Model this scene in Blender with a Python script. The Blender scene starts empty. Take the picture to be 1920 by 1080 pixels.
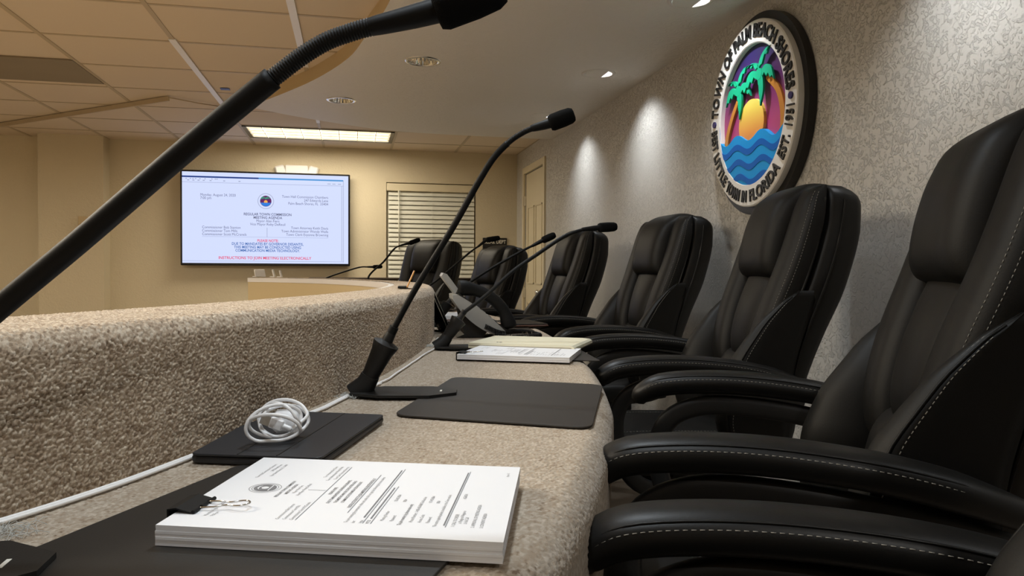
import bpy, math, random
import numpy as np
from mathutils import Vector, Matrix
random.seed(7); rng = np.random.default_rng(7)
sc = bpy.context.scene
col = sc.collection
PI = math.pi

# ------------------------------------------------------------------ camera, world, exposure
FPX = 1412.0
CAM = np.array([0.0, 0.0, 0.975])
_F = np.array([660.0 - 960.0, -(504.5 - 540.0), -FPX])
_U = np.array([0.0055, 1.0, 0.0]); _U[2] = (_F[0] * _U[0] + _F[1] * _U[1]) / FPX
_F /= np.linalg.norm(_F); _U /= np.linalg.norm(_U); _X = np.cross(_F, _U)
RWC = np.stack([_X, _F, _U], 1)          # world -> camera axes
cam_data = bpy.data.cameras.new('camera'); cam = bpy.data.objects.new('camera', cam_data); col.objects.link(cam)
cam_data.sensor_width = 36.0; cam_data.lens = FPX / 1920.0 * 36.0; cam_data.clip_start = 0.02
m4 = Matrix([[*RWC.T[i], CAM[i]] for i in range(3)] + [[0, 0, 0, 1]])
cam.matrix_world = m4
sc.camera = cam
sc.view_settings.view_transform = 'Standard'; sc.view_settings.look = 'None'
sc.view_settings.gamma = 1.0; sc.view_settings.use_curve_mapping = False
sc.view_settings.exposure = 0.09
wd = bpy.data.worlds.new('world'); sc.world = wd; wd.use_nodes = True
wd.node_tree.nodes['Background'].inputs[0].default_value = (0.9, 0.85, 0.75, 1)
wd.node_tree.nodes['Background'].inputs[1].default_value = 0.02

def _ray(px, py):
    return RWC.T @ np.array([(px - 960.0) / FPX, -(py - 540.0) / FPX, -1.0])
def onz(px, py, z):
    """point of the horizontal plane at height z measured at a pixel of the photograph"""
    d = _ray(px, py); return CAM + d * ((z - CAM[2]) / d[2])
def onx(px, py, x):
    d = _ray(px, py); return CAM + d * (x / d[0])
def ony(px, py, y):
    d = _ray(px, py); return CAM + d * (y / d[1])
def onplane(px, py, p0, n):
    """point of the vertical plane through p0 holding the horizontal direction n"""
    m = np.array([-n[1], n[0], 0.0]); d = _ray(px, py)
    return CAM + d * (np.dot(m, np.array([p0[0], p0[1], 0]) - CAM) / np.dot(m, d))

# dimensions of the room (metres; z=0 is the top of the dais platform)
XW = 1.575; YF = 7.2; ZS = 2.025; ZT = 2.10; ZD = 0.75; ZR = 0.917; ZFL = -0.20
XL = -5.5; YB = -3.0

def area(name, loc, size, power, color, rot=(0, 0, 0), sy=None):
    l = bpy.data.lights.new(name, 'AREA'); l.energy = power; l.color = color; l.size = size
    if sy: l.shape = 'RECTANGLE'; l.size_y = sy
    o = bpy.data.objects.new(name, l); o.location = loc; o.rotation_euler = rot; col.objects.link(o); return o
TROFFERS = [(-0.253, 6.505), (-1.79, 1.52), (-1.79, 3.0), (-3.6, 3.0), (-3.6, 0.5), (-3.6, 5.4)]
TROFFER_W = [26, 52, 52, 20, 26, 7]
WARM = (1.0, 0.89, 0.70)
WARM2 = (1.0, 0.90, 0.74)
for i, (x, y) in enumerate(TROFFERS):
    area('troffer_light', (x, y, ZT - 0.006), 1.1, TROFFER_W[i], WARM if i in (0, 3, 4, 5) else WARM2, sy=0.45)
LIT_CANS = [(1.285, 2.74), (1.285, 3.86), (1.265, 4.98), (1.285, 1.62), (1.285, 0.50), (1.285, -0.62)]
DARK_CANS = [(0.35, 3.838), (-0.065, 4.833)]
DESK_CANS = [(0.42, 2.70), (0.20, 1.45), (-0.15, 0.45)]
REAR_FILL_CAN = [(0.55, -0.95)]  # added unseen downlight behind the camera, fills the near paper edges
def spot(name, loc, power, color, aim, size, blend, rad=0.04):
    l = bpy.data.lights.new(name, 'SPOT'); l.energy = power; l.color = color; l.spot_size = size; l.spot_blend = blend
    l.shadow_soft_size = rad
    o = bpy.data.objects.new(name, l); o.location = loc
    o.rotation_euler = Vector(aim).to_track_quat('-Z', 'Y').to_euler(); col.objects.link(o); return o
COOL = (0.93, 0.97, 1.0)
for (x, y) in LIT_CANS:
    spot('can_spot', (x + 0.02, y, ZS + 0.02), 46 if y > 1 else 26, COOL, (0.26, 0, -1), math.radians(105), 1.0)
for (x, y) in DESK_CANS:
    spot('desk_can_spot', (x, y, ZS + 0.02), 25, (0.84, 0.93, 1.0), (0.0, 0, -1), math.radians(120), 0.7)

spot('desk_can_spot', (0.55, -0.95, ZS + 0.02), 30, (1.0, 0.97, 0.92), (0.0, 0.5, -1), math.radians(110), 0.8)  # added fill lamp aimed forward to brighten faces turned to the camera

# ------------------------------------------------------------------ materials
def mat(name, color, rough=0.6, metal=0.0, spec=0.5, emis=None, estr=0.0, bump=None, var=None, alpha=None, coat=0.0, trans=0.0):
    m = bpy.data.materials.new(name); m.use_nodes = True; nt = m.node_tree; b = nt.nodes['Principled BSDF']
    b.inputs['Base Color'].default_value = (*color, 1); b.inputs['Roughness'].default_value = rough
    b.inputs['Metallic'].default_value = metal; b.inputs['Specular IOR Level'].default_value = spec
    if coat: b.inputs['Coat Weight'].default_value = coat; b.inputs['Coat Roughness'].default_value = 0.25
    if trans: b.inputs['Transmission Weight'].default_value = trans
    if emis: b.inputs['Emission Color'].default_value = (*emis, 1); b.inputs['Emission Strength'].default_value = estr
    tc = nt.nodes.new('ShaderNodeTexCoord')
    if bump:
        sc_, st, dist = bump[:3]
        n = nt.nodes.new('ShaderNodeTexNoise'); n.inputs['Scale'].default_value = sc_; n.inputs['Detail'].default_value = 4
        nt.links.new(tc.outputs['Object'], n.inputs['Vector'])
        bp = nt.nodes.new('ShaderNodeBump'); bp.inputs['Strength'].default_value = st; bp.inputs['Distance'].default_value = dist
        nt.links.new(n.outputs['Fac'], bp.inputs['Height']); nt.links.new(bp.outputs['Normal'], b.inputs['Normal'])
    if var:
        sc_, c2 = var
        n = nt.nodes.new('ShaderNodeTexNoise'); n.inputs['Scale'].default_value = sc_; n.inputs['Detail'].default_value = 3
        nt.links.new(tc.outputs['Object'], n.inputs['Vector'])
        mx = nt.nodes.new('ShaderNodeMix'); mx.data_type = 'RGBA'
        mx.inputs[6].default_value = (*color, 1); mx.inputs[7].default_value = (*c2, 1)
        nt.links.new(n.outputs['Fac'], mx.inputs[0]); nt.links.new(mx.outputs[2], b.inputs['Base Color'])
    return m

def mat_wall(name, color, scale, strength, flat=0.5):
    """painted knock-down plaster: raised flattened flakes with ragged edges"""
    m = mat(name, color, 0.55, spec=0.35); nt = m.node_tree; b = nt.nodes['Principled BSDF']
    tc = nt.nodes.new('ShaderNodeTexCoord')
    n1 = nt.nodes.new('ShaderNodeTexNoise'); n1.inputs['Scale'].default_value = scale; n1.inputs['Detail'].default_value = 5
    n1.inputs['Roughness'].default_value = 0.55; n1.inputs['Distortion'].default_value = 1.3
    r = nt.nodes.new('ShaderNodeValToRGB'); r.color_ramp.elements[0].position = flat - 0.02; r.color_ramp.elements[1].position = flat + 0.05
    n2 = nt.nodes.new('ShaderNodeTexNoise'); n2.inputs['Scale'].default_value = scale * 4; n2.inputs['Detail'].default_value = 4
    ad = nt.nodes.new('ShaderNodeMath'); ad.operation = 'MULTIPLY_ADD'; ad.inputs[1].default_value = 0.25
    nt.links.new(tc.outputs['Object'], n1.inputs['Vector']); nt.links.new(tc.outputs['Object'], n2.inputs['Vector'])
    nt.links.new(n1.outputs['Fac'], r.inputs['Fac']); nt.links.new(n2.outputs['Fac'], ad.inputs[0]); nt.links.new(r.outputs['Color'], ad.inputs[2])
    bp = nt.nodes.new('ShaderNodeBump'); bp.inputs['Strength'].default_value = strength; bp.inputs['Distance'].default_value = 0.004
    nt.links.new(ad.outputs[0], bp.inputs['Height']); nt.links.new(bp.outputs['Normal'], b.inputs['Normal'])
    return m

def mat_carpet(name, stops):
    m = mat(name, (0.4, 0.33, 0.25), 0.95, spec=0.1); nt = m.node_tree; b = nt.nodes['Principled BSDF']
    at = nt.nodes.new('ShaderNodeAttribute'); at.attribute_name = 'tone'
    r = nt.nodes.new('ShaderNodeValToRGB'); cr = r.color_ramp
    cr.elements[0].position = stops[0][0]; cr.elements[0].color = (*stops[0][1], 1)
    cr.elements[1].position = stops[-1][0]; cr.elements[1].color = (*stops[-1][1], 1)
    for p, c in stops[1:-1]:
        e = cr.elements.new(p); e.color = (*c, 1)
    nt.links.new(at.outputs['Fac'], r.inputs['Fac']); nt.links.new(r.outputs['Color'], b.inputs['Base Color'])
    tc = nt.nodes.new('ShaderNodeTexCoord'); n = nt.nodes.new('ShaderNodeTexNoise'); n.inputs['Scale'].default_value = 900
    bp = nt.nodes.new('ShaderNodeBump'); bp.inputs['Strength'].default_value = 0.5; bp.inputs['Distance'].default_value = 0.001
    nt.links.new(tc.outputs['Object'], n.inputs['Vector']); nt.links.new(n.outputs['Fac'], bp.inputs['Height']); nt.links.new(bp.outputs['Normal'], b.inputs['Normal'])
    b.inputs['Sheen Weight'].default_value = 0.15
    return m

def mat_gradient(name, axis, stops, rough=0.4, emis=0.0):
    m = mat(name, (1, 1, 1), rough); nt = m.node_tree; b = nt.nodes['Principled BSDF']
    tc = nt.nodes.new('ShaderNodeTexCoord'); s = nt.nodes.new('ShaderNodeSeparateXYZ'); r = nt.nodes.new('ShaderNodeValToRGB')
    mr = nt.nodes.new('ShaderNodeMapRange'); mr.inputs[1].default_value = stops[0][0]; mr.inputs[2].default_value = stops[-1][0]
    nt.links.new(tc.outputs['Object'], s.inputs[0]); nt.links.new(s.outputs[axis], mr.inputs[0]); nt.links.new(mr.outputs[0], r.inputs[0])
    lo, hi = stops[0][0], stops[-1][0]; cr = r.color_ramp
    cr.elements[0].color = (*stops[0][1], 1); cr.elements[1].color = (*stops[-1][1], 1)
    for p, c in stops[1:-1]:
        e = cr.elements.new((p - lo) / (hi - lo)); e.color = (*c, 1)
    nt.links.new(r.outputs[0], b.inputs['Base Color'])
    if emis:
        nt.links.new(r.outputs[0], b.inputs['Emission Color']); b.inputs['Emission Strength'].default_value = emis
    return m

M = dict(
    wall_r=mat_wall('wall_plaster', (0.63, 0.61, 0.57), 50, 0.85, 0.53),
    wall_f=mat_wall('wall_cream', (0.68, 0.60, 0.44), 30, 0.25),
    soffit=mat_wall('soffit_paint', (0.80, 0.77, 0.72), 22, 0.35),
    fascia=mat('fascia_paint', (0.60, 0.47, 0.28), 0.6),
    tile=mat('ceiling_tile', (0.74, 0.63, 0.50), 0.85, bump=(160, 0.25, 0.002), var=(300, (0.69, 0.59, 0.46))),
    tbar=mat('ceiling_grid', (0.50, 0.41, 0.29), 0.5),
    tbar_lit=mat('ceiling_grid_lit', (0.88, 0.88, 0.92), 0.4),  # T-bars catching light: the brightness is put into this white
    paint_w=mat('white_paint', (0.74, 0.66, 0.48), 0.45),
    floor=mat('floor_carpet', (0.30, 0.24, 0.18), 0.95, var=(60, (0.38, 0.31, 0.24)), bump=(300, 0.5, 0.004)),
    carpet=mat_carpet('loop_carpet', [(0.0, (0.20, 0.14, 0.09)), (0.2, (0.38, 0.285, 0.20)), (0.6, (0.52, 0.415, 0.305)), (1.0, (0.70, 0.60, 0.475))]),
    carpet2=mat_carpet('desk_carpet', [(0.0, (0.19, 0.13, 0.085)), (0.15, (0.36, 0.28, 0.20)), (0.6, (0.43, 0.36, 0.28)), (1.0, (0.57, 0.49, 0.40))]),
    panel=mat('cream_panel', (0.62, 0.50, 0.30), 0.45),
    laminate=mat('white_laminate', (0.80, 0.78, 0.78), 0.3),
    leather=mat('black_leather', (0.0055, 0.005, 0.0042), 0.50, spec=0.22, bump=(420, 0.16, 0.001)),
    leather2=mat('black_leather_smooth', (0.006, 0.0056, 0.005), 0.42, spec=0.30, bump=(420, 0.12, 0.001)),
    thread=mat('grey_thread', (0.22, 0.205, 0.175), 0.7),
    plastic=mat('black_plastic', (0.013, 0.012, 0.011), 0.5, spec=0.35, bump=(600, 0.15, 0.001)),
    metal_blk=mat('black_metal', (0.006, 0.006, 0.006), 0.55, spec=0.22),
    foam=mat('black_foam', (0.006, 0.006, 0.006), 0.95, spec=0.1, bump=(900, 0.6, 0.001)),
    mat_=mat('desk_mat_vinyl', (0.020, 0.015, 0.011), 0.55, bump=(700, 0.2, 0.0006)),
    mat_dk=mat('desk_mat_dark', (0.013, 0.011, 0.009), 0.5, bump=(700, 0.15, 0.0006)),
    folio=mat('tablet_folio', (0.017, 0.018, 0.022), 0.5, bump=(900, 0.25, 0.0006)),
    paper=mat('paper', (0.83, 0.84, 0.87), 0.7, spec=0.2),
    paper_e=mat('paper_edge', (0.72, 0.70, 0.66), 0.8, spec=0.1),
    ink=mat('ink', (0.19, 0.19, 0.20), 0.7),
    ink_b=mat('ink_blue', (0.10, 0.10, 0.30), 0.7),
    manila=mat('manila_card', (0.80, 0.76, 0.58), 0.6),
    chrome=mat('chrome', (0.75, 0.74, 0.72), 0.18, metal=1.0),
    reflector=mat('reflector', (0.85, 0.82, 0.76), 0.08, metal=1.0),
    white_pl=mat('white_plastic', (0.92, 0.92, 0.93), 0.35),
    white_cab=mat('white_cable', (0.92, 0.90, 0.88), 0.45),
    usb=mat('usb_metal', (0.55, 0.53, 0.50), 0.3, metal=1.0),
    grey_pl=mat('grey_plastic', (0.34, 0.34, 0.33), 0.5),
    wood=mat('dark_wood', (0.060, 0.026, 0.016), 0.4, var=(30, (0.10, 0.045, 0.026))),
    brown=mat('dark_brown_fabric', (0.045, 0.030, 0.020), 0.9, bump=(200, 0.4, 0.002)),
    brass=mat('brass', (0.85, 0.48, 0.18), 0.25, metal=0.9),
    blind=mat('blind_slat', (0.76, 0.76, 0.68), 0.35),
    glass_n=mat('night_glass', (0.01, 0.012, 0.012), 0.05),
    sign=mat('black_sign', (0.012, 0.011, 0.011), 0.3),
    sign_w=mat('sign_white', (0.8, 0.78, 0.7), 0.5),
    bezel=mat('tv_bezel', (0.008, 0.008, 0.010), 0.25),
    seal_blk=mat('seal_black', (0.006, 0.006, 0.006), 0.4),
    seal_wht=mat('seal_white', (0.86, 0.84, 0.80), 0.45),
    seal_ink=mat('seal_letters', (0.008, 0.008, 0.008), 0.4),
    seal_navy=mat('seal_dots', (0.03, 0.02, 0.12), 0.4),
    frond=mat('seal_green', (0.008, 0.42, 0.22), 0.5, spec=0.2),
    trunk=mat('seal_orange', (0.55, 0.22, 0.03), 0.4),
    wave1=mat('seal_light_blue', (0.01, 0.33, 0.80), 0.5, spec=0.2),
    wave2=mat('seal_dark_blue', (0.004, 0.13, 0.55), 0.5, spec=0.2),
    vent=mat('grey_metal_panel', (0.22, 0.18, 0.13), 0.5, var=(4, (0.28, 0.23, 0.17))),
    blue_tape=mat('blue_tape', (0.05, 0.09, 0.35), 0.5),
    fray=mat('frayed_threads', (0.55, 0.55, 0.52), 0.8),
    lit=mat('lamp_lit', (1, 1, 1), 0.5, emis=(0.93, 0.97, 1.0), estr=3.0),
    diffuser=mat('troffer_diffuser', (0.8, 0.8, 0.7), 0.5, emis=(1.0, 0.86, 0.58), estr=0.72),
    louvre=mat('troffer_louvre', (0.60, 0.52, 0.36), 0.4),
)
def emat(name, c, s):
    m = mat(name, (0, 0, 0), 0.5, emis=c, estr=s); m.node_tree.nodes['Principled BSDF'].inputs['Specular IOR Level'].default_value = 0.1; return m
SCR = emat('screen_white', (0.63, 0.70, 0.98), 1.0)
SCR_T = emat('screen_text', (0.13, 0.14, 0.22), 1.0)
SCR_GREY = emat('screen_grey', (0.36, 0.40, 0.55), 1.0)
SCR_BAR = emat('screen_bar', (0.02, 0.05, 0.22), 1.0)
SCR_BAR2 = emat('screen_bar_light', (0.08, 0.30, 0.65), 1.0)
SCR_RED = emat('screen_red', (0.75, 0.06, 0.14), 1.0)
SCR_BLUE = emat('screen_blue', (0.06, 0.15, 0.42), 1.0)
SCR_GREEN = emat('screen_green', (0.02, 0.40, 0.22), 1.0)
SCR_PURP = emat('screen_purple', (0.12, 0.02, 0.12), 1.0)
SCR_ORG = emat('screen_orange', (0.9, 0.4, 0.08), 1.0)
SCR_WAVE = emat('screen_wave', (0.03, 0.2, 0.7), 1.0)

# ------------------------------------------------------------------ mesh builder and object helpers
def tag(o, label=None, cat=None, group=None, kind=None):
    if label: o['label'] = label
    if cat: o['category'] = cat
    if group: o['group'] = group
    if kind: o['kind'] = kind
    return o

def empty(name, loc, label=None, cat=None, group=None, rz=0.0):
    o = bpy.data.objects.new(name, None); col.objects.link(o); o.location = loc; o.rotation_euler = (0, 0, rz)
    o.empty_display_size = 0.05
    o['_o'] = [float(v) for v in loc]
    return tag(o, label, cat, group)

def catmull(pts, n):
    P = np.asarray(pts, float); P = np.vstack([2 * P[0] - P[1], P, 2 * P[-1] - P[-2]])
    m = len(P) - 3; out = []
    ts = np.linspace(0, m, n)
    for t in ts:
        i = min(int(t), m - 1); u = t - i
        a, b, c, d = P[i], P[i + 1], P[i + 2], P[i + 3]
        out.append(0.5 * ((2 * b) + (-a + c) * u + (2 * a - 5 * b + 4 * c - d) * u * u + (-a + 3 * b - 3 * c + d) * u ** 3))
    return np.array(out)

class MB:
    def __init__(s): s.v = []; s.f = []; s.mi = []; s.n = 0; s.cur = 0
    def add(s, V, Fs):
        V = np.asarray(V, float); s.v.append(V)
        for f in Fs: s.f.append(tuple(int(i) + s.n for i in f)); s.mi.append(s.cur)
        s.n += len(V); return s
    def box(s, c, d, R=None, bev=0.0):
        hx, hy, hz = d[0] / 2, d[1] / 2, d[2] / 2
        if bev <= 0:
            V = np.array([[x, y, z] for x in (-hx, hx) for y in (-hy, hy) for z in (-hz, hz)])
            Fs = [(0, 1, 3, 2), (4, 6, 7, 5), (0, 4, 5, 1), (2, 3, 7, 6), (0, 2, 6, 4), (1, 5, 7, 3)]
        else:
            b = min(bev, hx, hy, hz) * 0.999; V = []; idx = {}
            for sx in (-1, 1):
                for sy in (-1, 1):
                    for sz in (-1, 1):
                        for a in range(3):
                            p = [sx * (hx - b), sy * (hy - b), sz * (hz - b)]; p[a] = (sx * hx, sy * hy, sz * hz)[a]
                            idx[(sx, sy, sz, a)] = len(V); V.append(p)
            V = np.array(V); Fs = []
            for a in range(3):
                o1, o2 = [(1, 2), (2, 0), (0, 1)][a]
                for sg in (-1, 1):
                    q = []
                    for (p1, p2) in ((-1, -1), (1, -1), (1, 1), (-1, 1)):
                        k = [0, 0, 0]; k[a] = sg; k[o1] = p1; k[o2] = p2; q.append(idx[(*k, a)])
                    Fs.append(tuple(q if sg > 0 else q[::-1]))
            for a in range(3):
                o1, o2 = [(1, 2), (2, 0), (0, 1)][a]
                for p1 in (-1, 1):
                    for p2 in (-1, 1):
                        k1 = [0, 0, 0]; k1[o1] = p1; k1[o2] = p2; k1[a] = -1; k2 = list(k1); k2[a] = 1
                        q = [idx[(*k1, o1)], idx[(*k2, o1)], idx[(*k2, o2)], idx[(*k1, o2)]]
                        Fs.append(tuple(q if p1 * p2 < 0 else q[::-1]))
            for sx in (-1, 1):
                for sy in (-1, 1):
                    for sz in (-1, 1):
                        q = [idx[(sx, sy, sz, a)] for a in range(3)]; Fs.append(tuple(q if sx * sy * sz > 0 else q[::-1]))
        if R is not None: V = V @ np.asarray(R, float).T
        return s.add(V + np.asarray(c, float), Fs)
    def loft(s, rings, cap=True, closed=True):
        k = len(rings[0]); V = np.concatenate(rings); Fs = []
        for i in range(len(rings) - 1):
            for j in range(k if closed else k - 1):
                a = i * k + j; b = i * k + (j + 1) % k; Fs.append((a, b, b + k, a + k))
        if cap and closed:
            Fs.append(tuple(range(k - 1, -1, -1))); Fs.append(tuple((len(rings) - 1) * k + j for j in range(k)))
        return s.add(V, Fs)
    def tube(s, path, r, seg=10, cap=True, flat=1.0, up=None, power=2.0, rot=0.0):
        """sweep; r scalar / list; flat scales the second axis; up fixes the frame"""
        P = np.asarray(path, float); n = len(P); r = np.ones(n) * r if np.isscalar(r) else np.asarray(r, float)
        T = np.gradient(P, axis=0); T /= np.linalg.norm(T, axis=1)[:, None] + 1e-12
        rings = []
        if up is None:
            a = np.array([0, 0, 1.0]) if abs(T[0][2]) < 0.9 else np.array([1.0, 0, 0])
        a0 = None
        for i in range(n):
            if up is not None:
                n1 = np.cross(np.asarray(up, float), T[i]); n1 /= np.linalg.norm(n1) + 1e-12; n2 = np.cross(T[i], n1)
            else:
                if a0 is None: n1 = np.cross(T[i], a); n1 /= np.linalg.norm(n1)
                else:
                    n1 = a0 - T[i] * np.dot(a0, T[i]); n1 /= np.linalg.norm(n1) + 1e-12
                a0 = n1; n2 = np.cross(T[i], n1)
            th = np.arange(seg) * 2 * PI / seg + rot
            c, q = np.cos(th), np.sin(th); e = 2.0 / power
            cx = np.sign(c) * np.abs(c) ** e; sx = np.sign(q) * np.abs(q) ** e
            fl = flat if np.isscalar(flat) else flat[i]
            rings.append(P[i] + r[i] * (cx[:, None] * n1 + fl * sx[:, None] * n2))
        return s.loft(rings, cap)
    def lathe(s, prof, c=(0, 0, 0), seg=24, axis=None, cap=False):
        th = np.arange(seg) * 2 * PI / seg; rings = []
        for (r, z) in prof: rings.append(np.stack([r * np.cos(th), r * np.sin(th), np.full(seg, z)], 1))
        if axis is not None:
            q = np.array(Vector((0, 0, 1)).rotation_difference(Vector(axis)).to_matrix()); rings = [g @ q.T for g in rings]
        return s.loft([g + np.asarray(c, float) for g in rings], cap)
    def prism(s, poly, z0, z1, fr=None):
        """poly 2D list extruded z0..z1 ; fr=(origin, ex, ey, ez)"""
        k = len(poly); P = np.array(poly, float)
        A = np.c_[P, np.full(k, z0)]; B = np.c_[P, np.full(k, z1)]; V = np.r_[A, B]
        if fr is not None:
            o, ex, ey, ez = [np.asarray(q, float) for q in fr]; V = o + V[:, :1] * ex + V[:, 1:2] * ey + V[:, 2:] * ez
        Fs = [tuple(range(k - 1, -1, -1)), tuple(range(k, 2 * k))] + [(j, (j + 1) % k, (j + 1) % k + k, j + k) for j in range(k)]
        return s.add(V, Fs)
    def ell(s, c, r, seg=20, rings=12, p=2.0, R=None):
        e = 2.0 / p; rr = []
        for i in range(rings + 1):
            ph = -PI / 2 + PI * i / rings
            cz = math.copysign(abs(math.sin(ph)) ** e, math.sin(ph)); cr = max(1e-3, abs(math.cos(ph)) ** e)
            th = np.arange(seg) * 2 * PI / seg; cc, ss = np.cos(th), np.sin(th)
            g = np.stack([r[0] * cr * np.sign(cc) * np.abs(cc) ** e, r[1] * cr * np.sign(ss) * np.abs(ss) ** e, np.full(seg, r[2] * cz)], 1)
            if R is not None: g = g @ np.asarray(R).T
            rr.append(g + np.asarray(c, float))
        return s.loft(rr, True)
    def build(s, name, mats, parent=None, smooth=False, world=True, auto=None):
        me = bpy.data.meshes.new(name); V = np.concatenate(s.v) if s.v else np.zeros((0, 3))
        if parent is not None and world: V = V - np.array(list(parent['_o']))
        me.from_pydata([tuple(p) for p in V], [], s.f)
        if not isinstance(mats, (list, tuple)): mats = [mats]
        for m in mats: me.materials.append(m)
        me.polygons.foreach_set('material_index', s.mi)
        if smooth: me.polygons.foreach_set('use_smooth', [True] * len(me.polygons))
        me.update()
        if smooth and auto is not None: me.set_sharp_from_angle(angle=math.radians(auto))
        o = bpy.data.objects.new(name, me); col.objects.link(o)
        if parent is not None: o.parent = parent
        return o

def struct(name, mb, m, smooth=False):
    o = mb.build(name, m, smooth=smooth, auto=40 if smooth else None); o['kind'] = 'structure'; return o

def grid_mesh(name, P, mats, tone=None, parent=None, closed_v=False):
    na, nb = P.shape[:2]
    V = P.reshape(-1, 3)
    if parent is not None: V = V - np.array(list(parent['_o']))
    i = np.arange(na - 1)[:, None] * nb + np.arange(nb - 1)[None]
    q = np.stack([i, i + nb, i + nb + 1, i + 1], -1).reshape(-1, 4)
    me = bpy.data.meshes.new(name)
    me.vertices.add(len(V)); me.vertices.foreach_set('co', V.astype(np.float32).ravel())
    me.loops.add(q.size); me.loops.foreach_set('vertex_index', q.astype(np.int32).ravel())
    me.polygons.add(len(q)); me.polygons.foreach_set('loop_start', (np.arange(len(q)) * 4).astype(np.int32))
    me.polygons.foreach_set('loop_total', np.full(len(q), 4, np.int32))
    me.polygons.foreach_set('use_smooth', np.ones(len(q), bool))
    for m in (mats if isinstance(mats, (list, tuple)) else [mats]): me.materials.append(m)
    if tone is not None:
        a = me.attributes.new('tone', 'FLOAT', 'POINT'); a.data.foreach_set('value', tone.astype(np.float32).ravel())
    me.update(calc_edges=True); me.validate()
    o = bpy.data.objects.new(name, me); col.objects.link(o)
    if parent is not None: o.parent = parent
    return o

# ------------------------------------------------------------------ lettering (built-in font turned into mesh glyphs)
CH = "ABCDEFGHIJKLMNOPQRSTUVWXYZabcdefghijklmnopqrstuvwxyz0123456789.,:-/'_"
GL = {}
def _glyphs():
    tmp = []
    def mk(t, bold):
        c = bpy.data.curves.new('g', 'FONT'); c.body = t; c.size = 1.0; c.resolution_u = 3
        if bold: c.offset = (0.018, 0.022)[bold - 1]
        o = bpy.data.objects.new('g', c); col.objects.link(o); tmp.append(o); return o
    jobs = []
    for b in (0, 1, 2):
        jobs.append(('I', b, mk('I', b), None))
        for ch in (CH if b < 2 else 'ABCDEFGHIJKLMNOPQRSTUVWXYZ0123456789.'): jobs.append((ch, b, mk(ch, b), mk(ch + 'I', b)))
    bpy.context.view_layer.update(); dg = bpy.context.evaluated_depsgraph_get()
    def ev(o):
        e = o.evaluated_get(dg); me = e.to_mesh(); V = np.array([v.co[:] for v in me.vertices]); Fs = [tuple(p.vertices) for p in me.polygons]
        e.to_mesh_clear(); return V, Fs
    ref = {}
    for ch, b, o1, o2 in jobs:
        V, Fs = ev(o1)
        if o2 is None: ref[b] = V[:, 0].max(); continue
        V2, _ = ev(o2); GL[(ch, b)] = (V, Fs, V2[:, 0].max() - ref[b])
    for b in (0, 1): GL[(' ', b)] = (np.zeros((0, 3)), [], 0.27)
    for o in tmp:
        c = o.data; bpy.data.objects.remove(o); bpy.data.curves.remove(c)
_glyphs()
def twidth(t, size, b, sx=1.0): return sum(GL[(c, b)][2] for c in t) * size * sx
def text(mb, t, size, o, ex, ey, ez=None, off=0.0, align='L', b=0, sx=1.0, depth=0.0):
    o = np.asarray(o, float); ex = np.asarray(ex, float); ey = np.asarray(ey, float); ez = np.cross(ex, ey)
    x = {'L': 0, 'C': -0.5, 'R': -1}[align] * twidth(t, size, b, sx)
    for c in t:
        V, Fs, adv = GL[(c, b)]
        if len(V):
            W = o + (V[:, :1] * size * sx + x) * ex + V[:, 1:2] * size * ey + ez * (off + depth)
            mb.add(W, Fs)
            if depth > 0:
                # sides: boundary edges
                cnt = {}
                for f in Fs:
                    for i in range(len(f)):
                        e = (f[i], f[(i + 1) % len(f)]); cnt[e] = 1
                W2 = np.r_[W, W - ez * depth]; n = len(W); S = [(e[1], e[0], e[0] + n, e[1] + n) for e in cnt if (e[1], e[0]) not in cnt]
                mb.add(W2, S)
        x += adv * size * sx

# ------------------------------------------------------------------ room shell
def poly_holes(name, outer, holes, z, m, kind='structure'):
    import bmesh
    bm = bmesh.new()
    for lp in [outer] + holes:
        vs = [bm.verts.new((p[0], p[1], z)) for p in lp]
        for i in range(len(vs)): bm.edges.new((vs[i], vs[(i + 1) % len(vs)]))
    bmesh.ops.triangle_fill(bm, use_beauty=True, use_dissolve=False, edges=bm.edges[:])
    me = bpy.data.meshes.new(name); bm.to_mesh(me); bm.free(); me.materials.append(m)
    o = bpy.data.objects.new(name, me); col.objects.link(o)
    if kind: o['kind'] = kind
    return o
def circ(c, r, n=32): return [(c[0] + r * math.cos(2 * PI * i / n), c[1] + r * math.sin(2 * PI * i / n)) for i in range(n)]

CAN_R = 0.075
def b1(x0, x1, y0, y1, z0, z1, mb=None):
    mb = mb or MB(); return mb.box(((x0 + x1) / 2, (y0 + y1) / 2, (z0 + z1) / 2), (x1 - x0, y1 - y0, z1 - z0))

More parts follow.
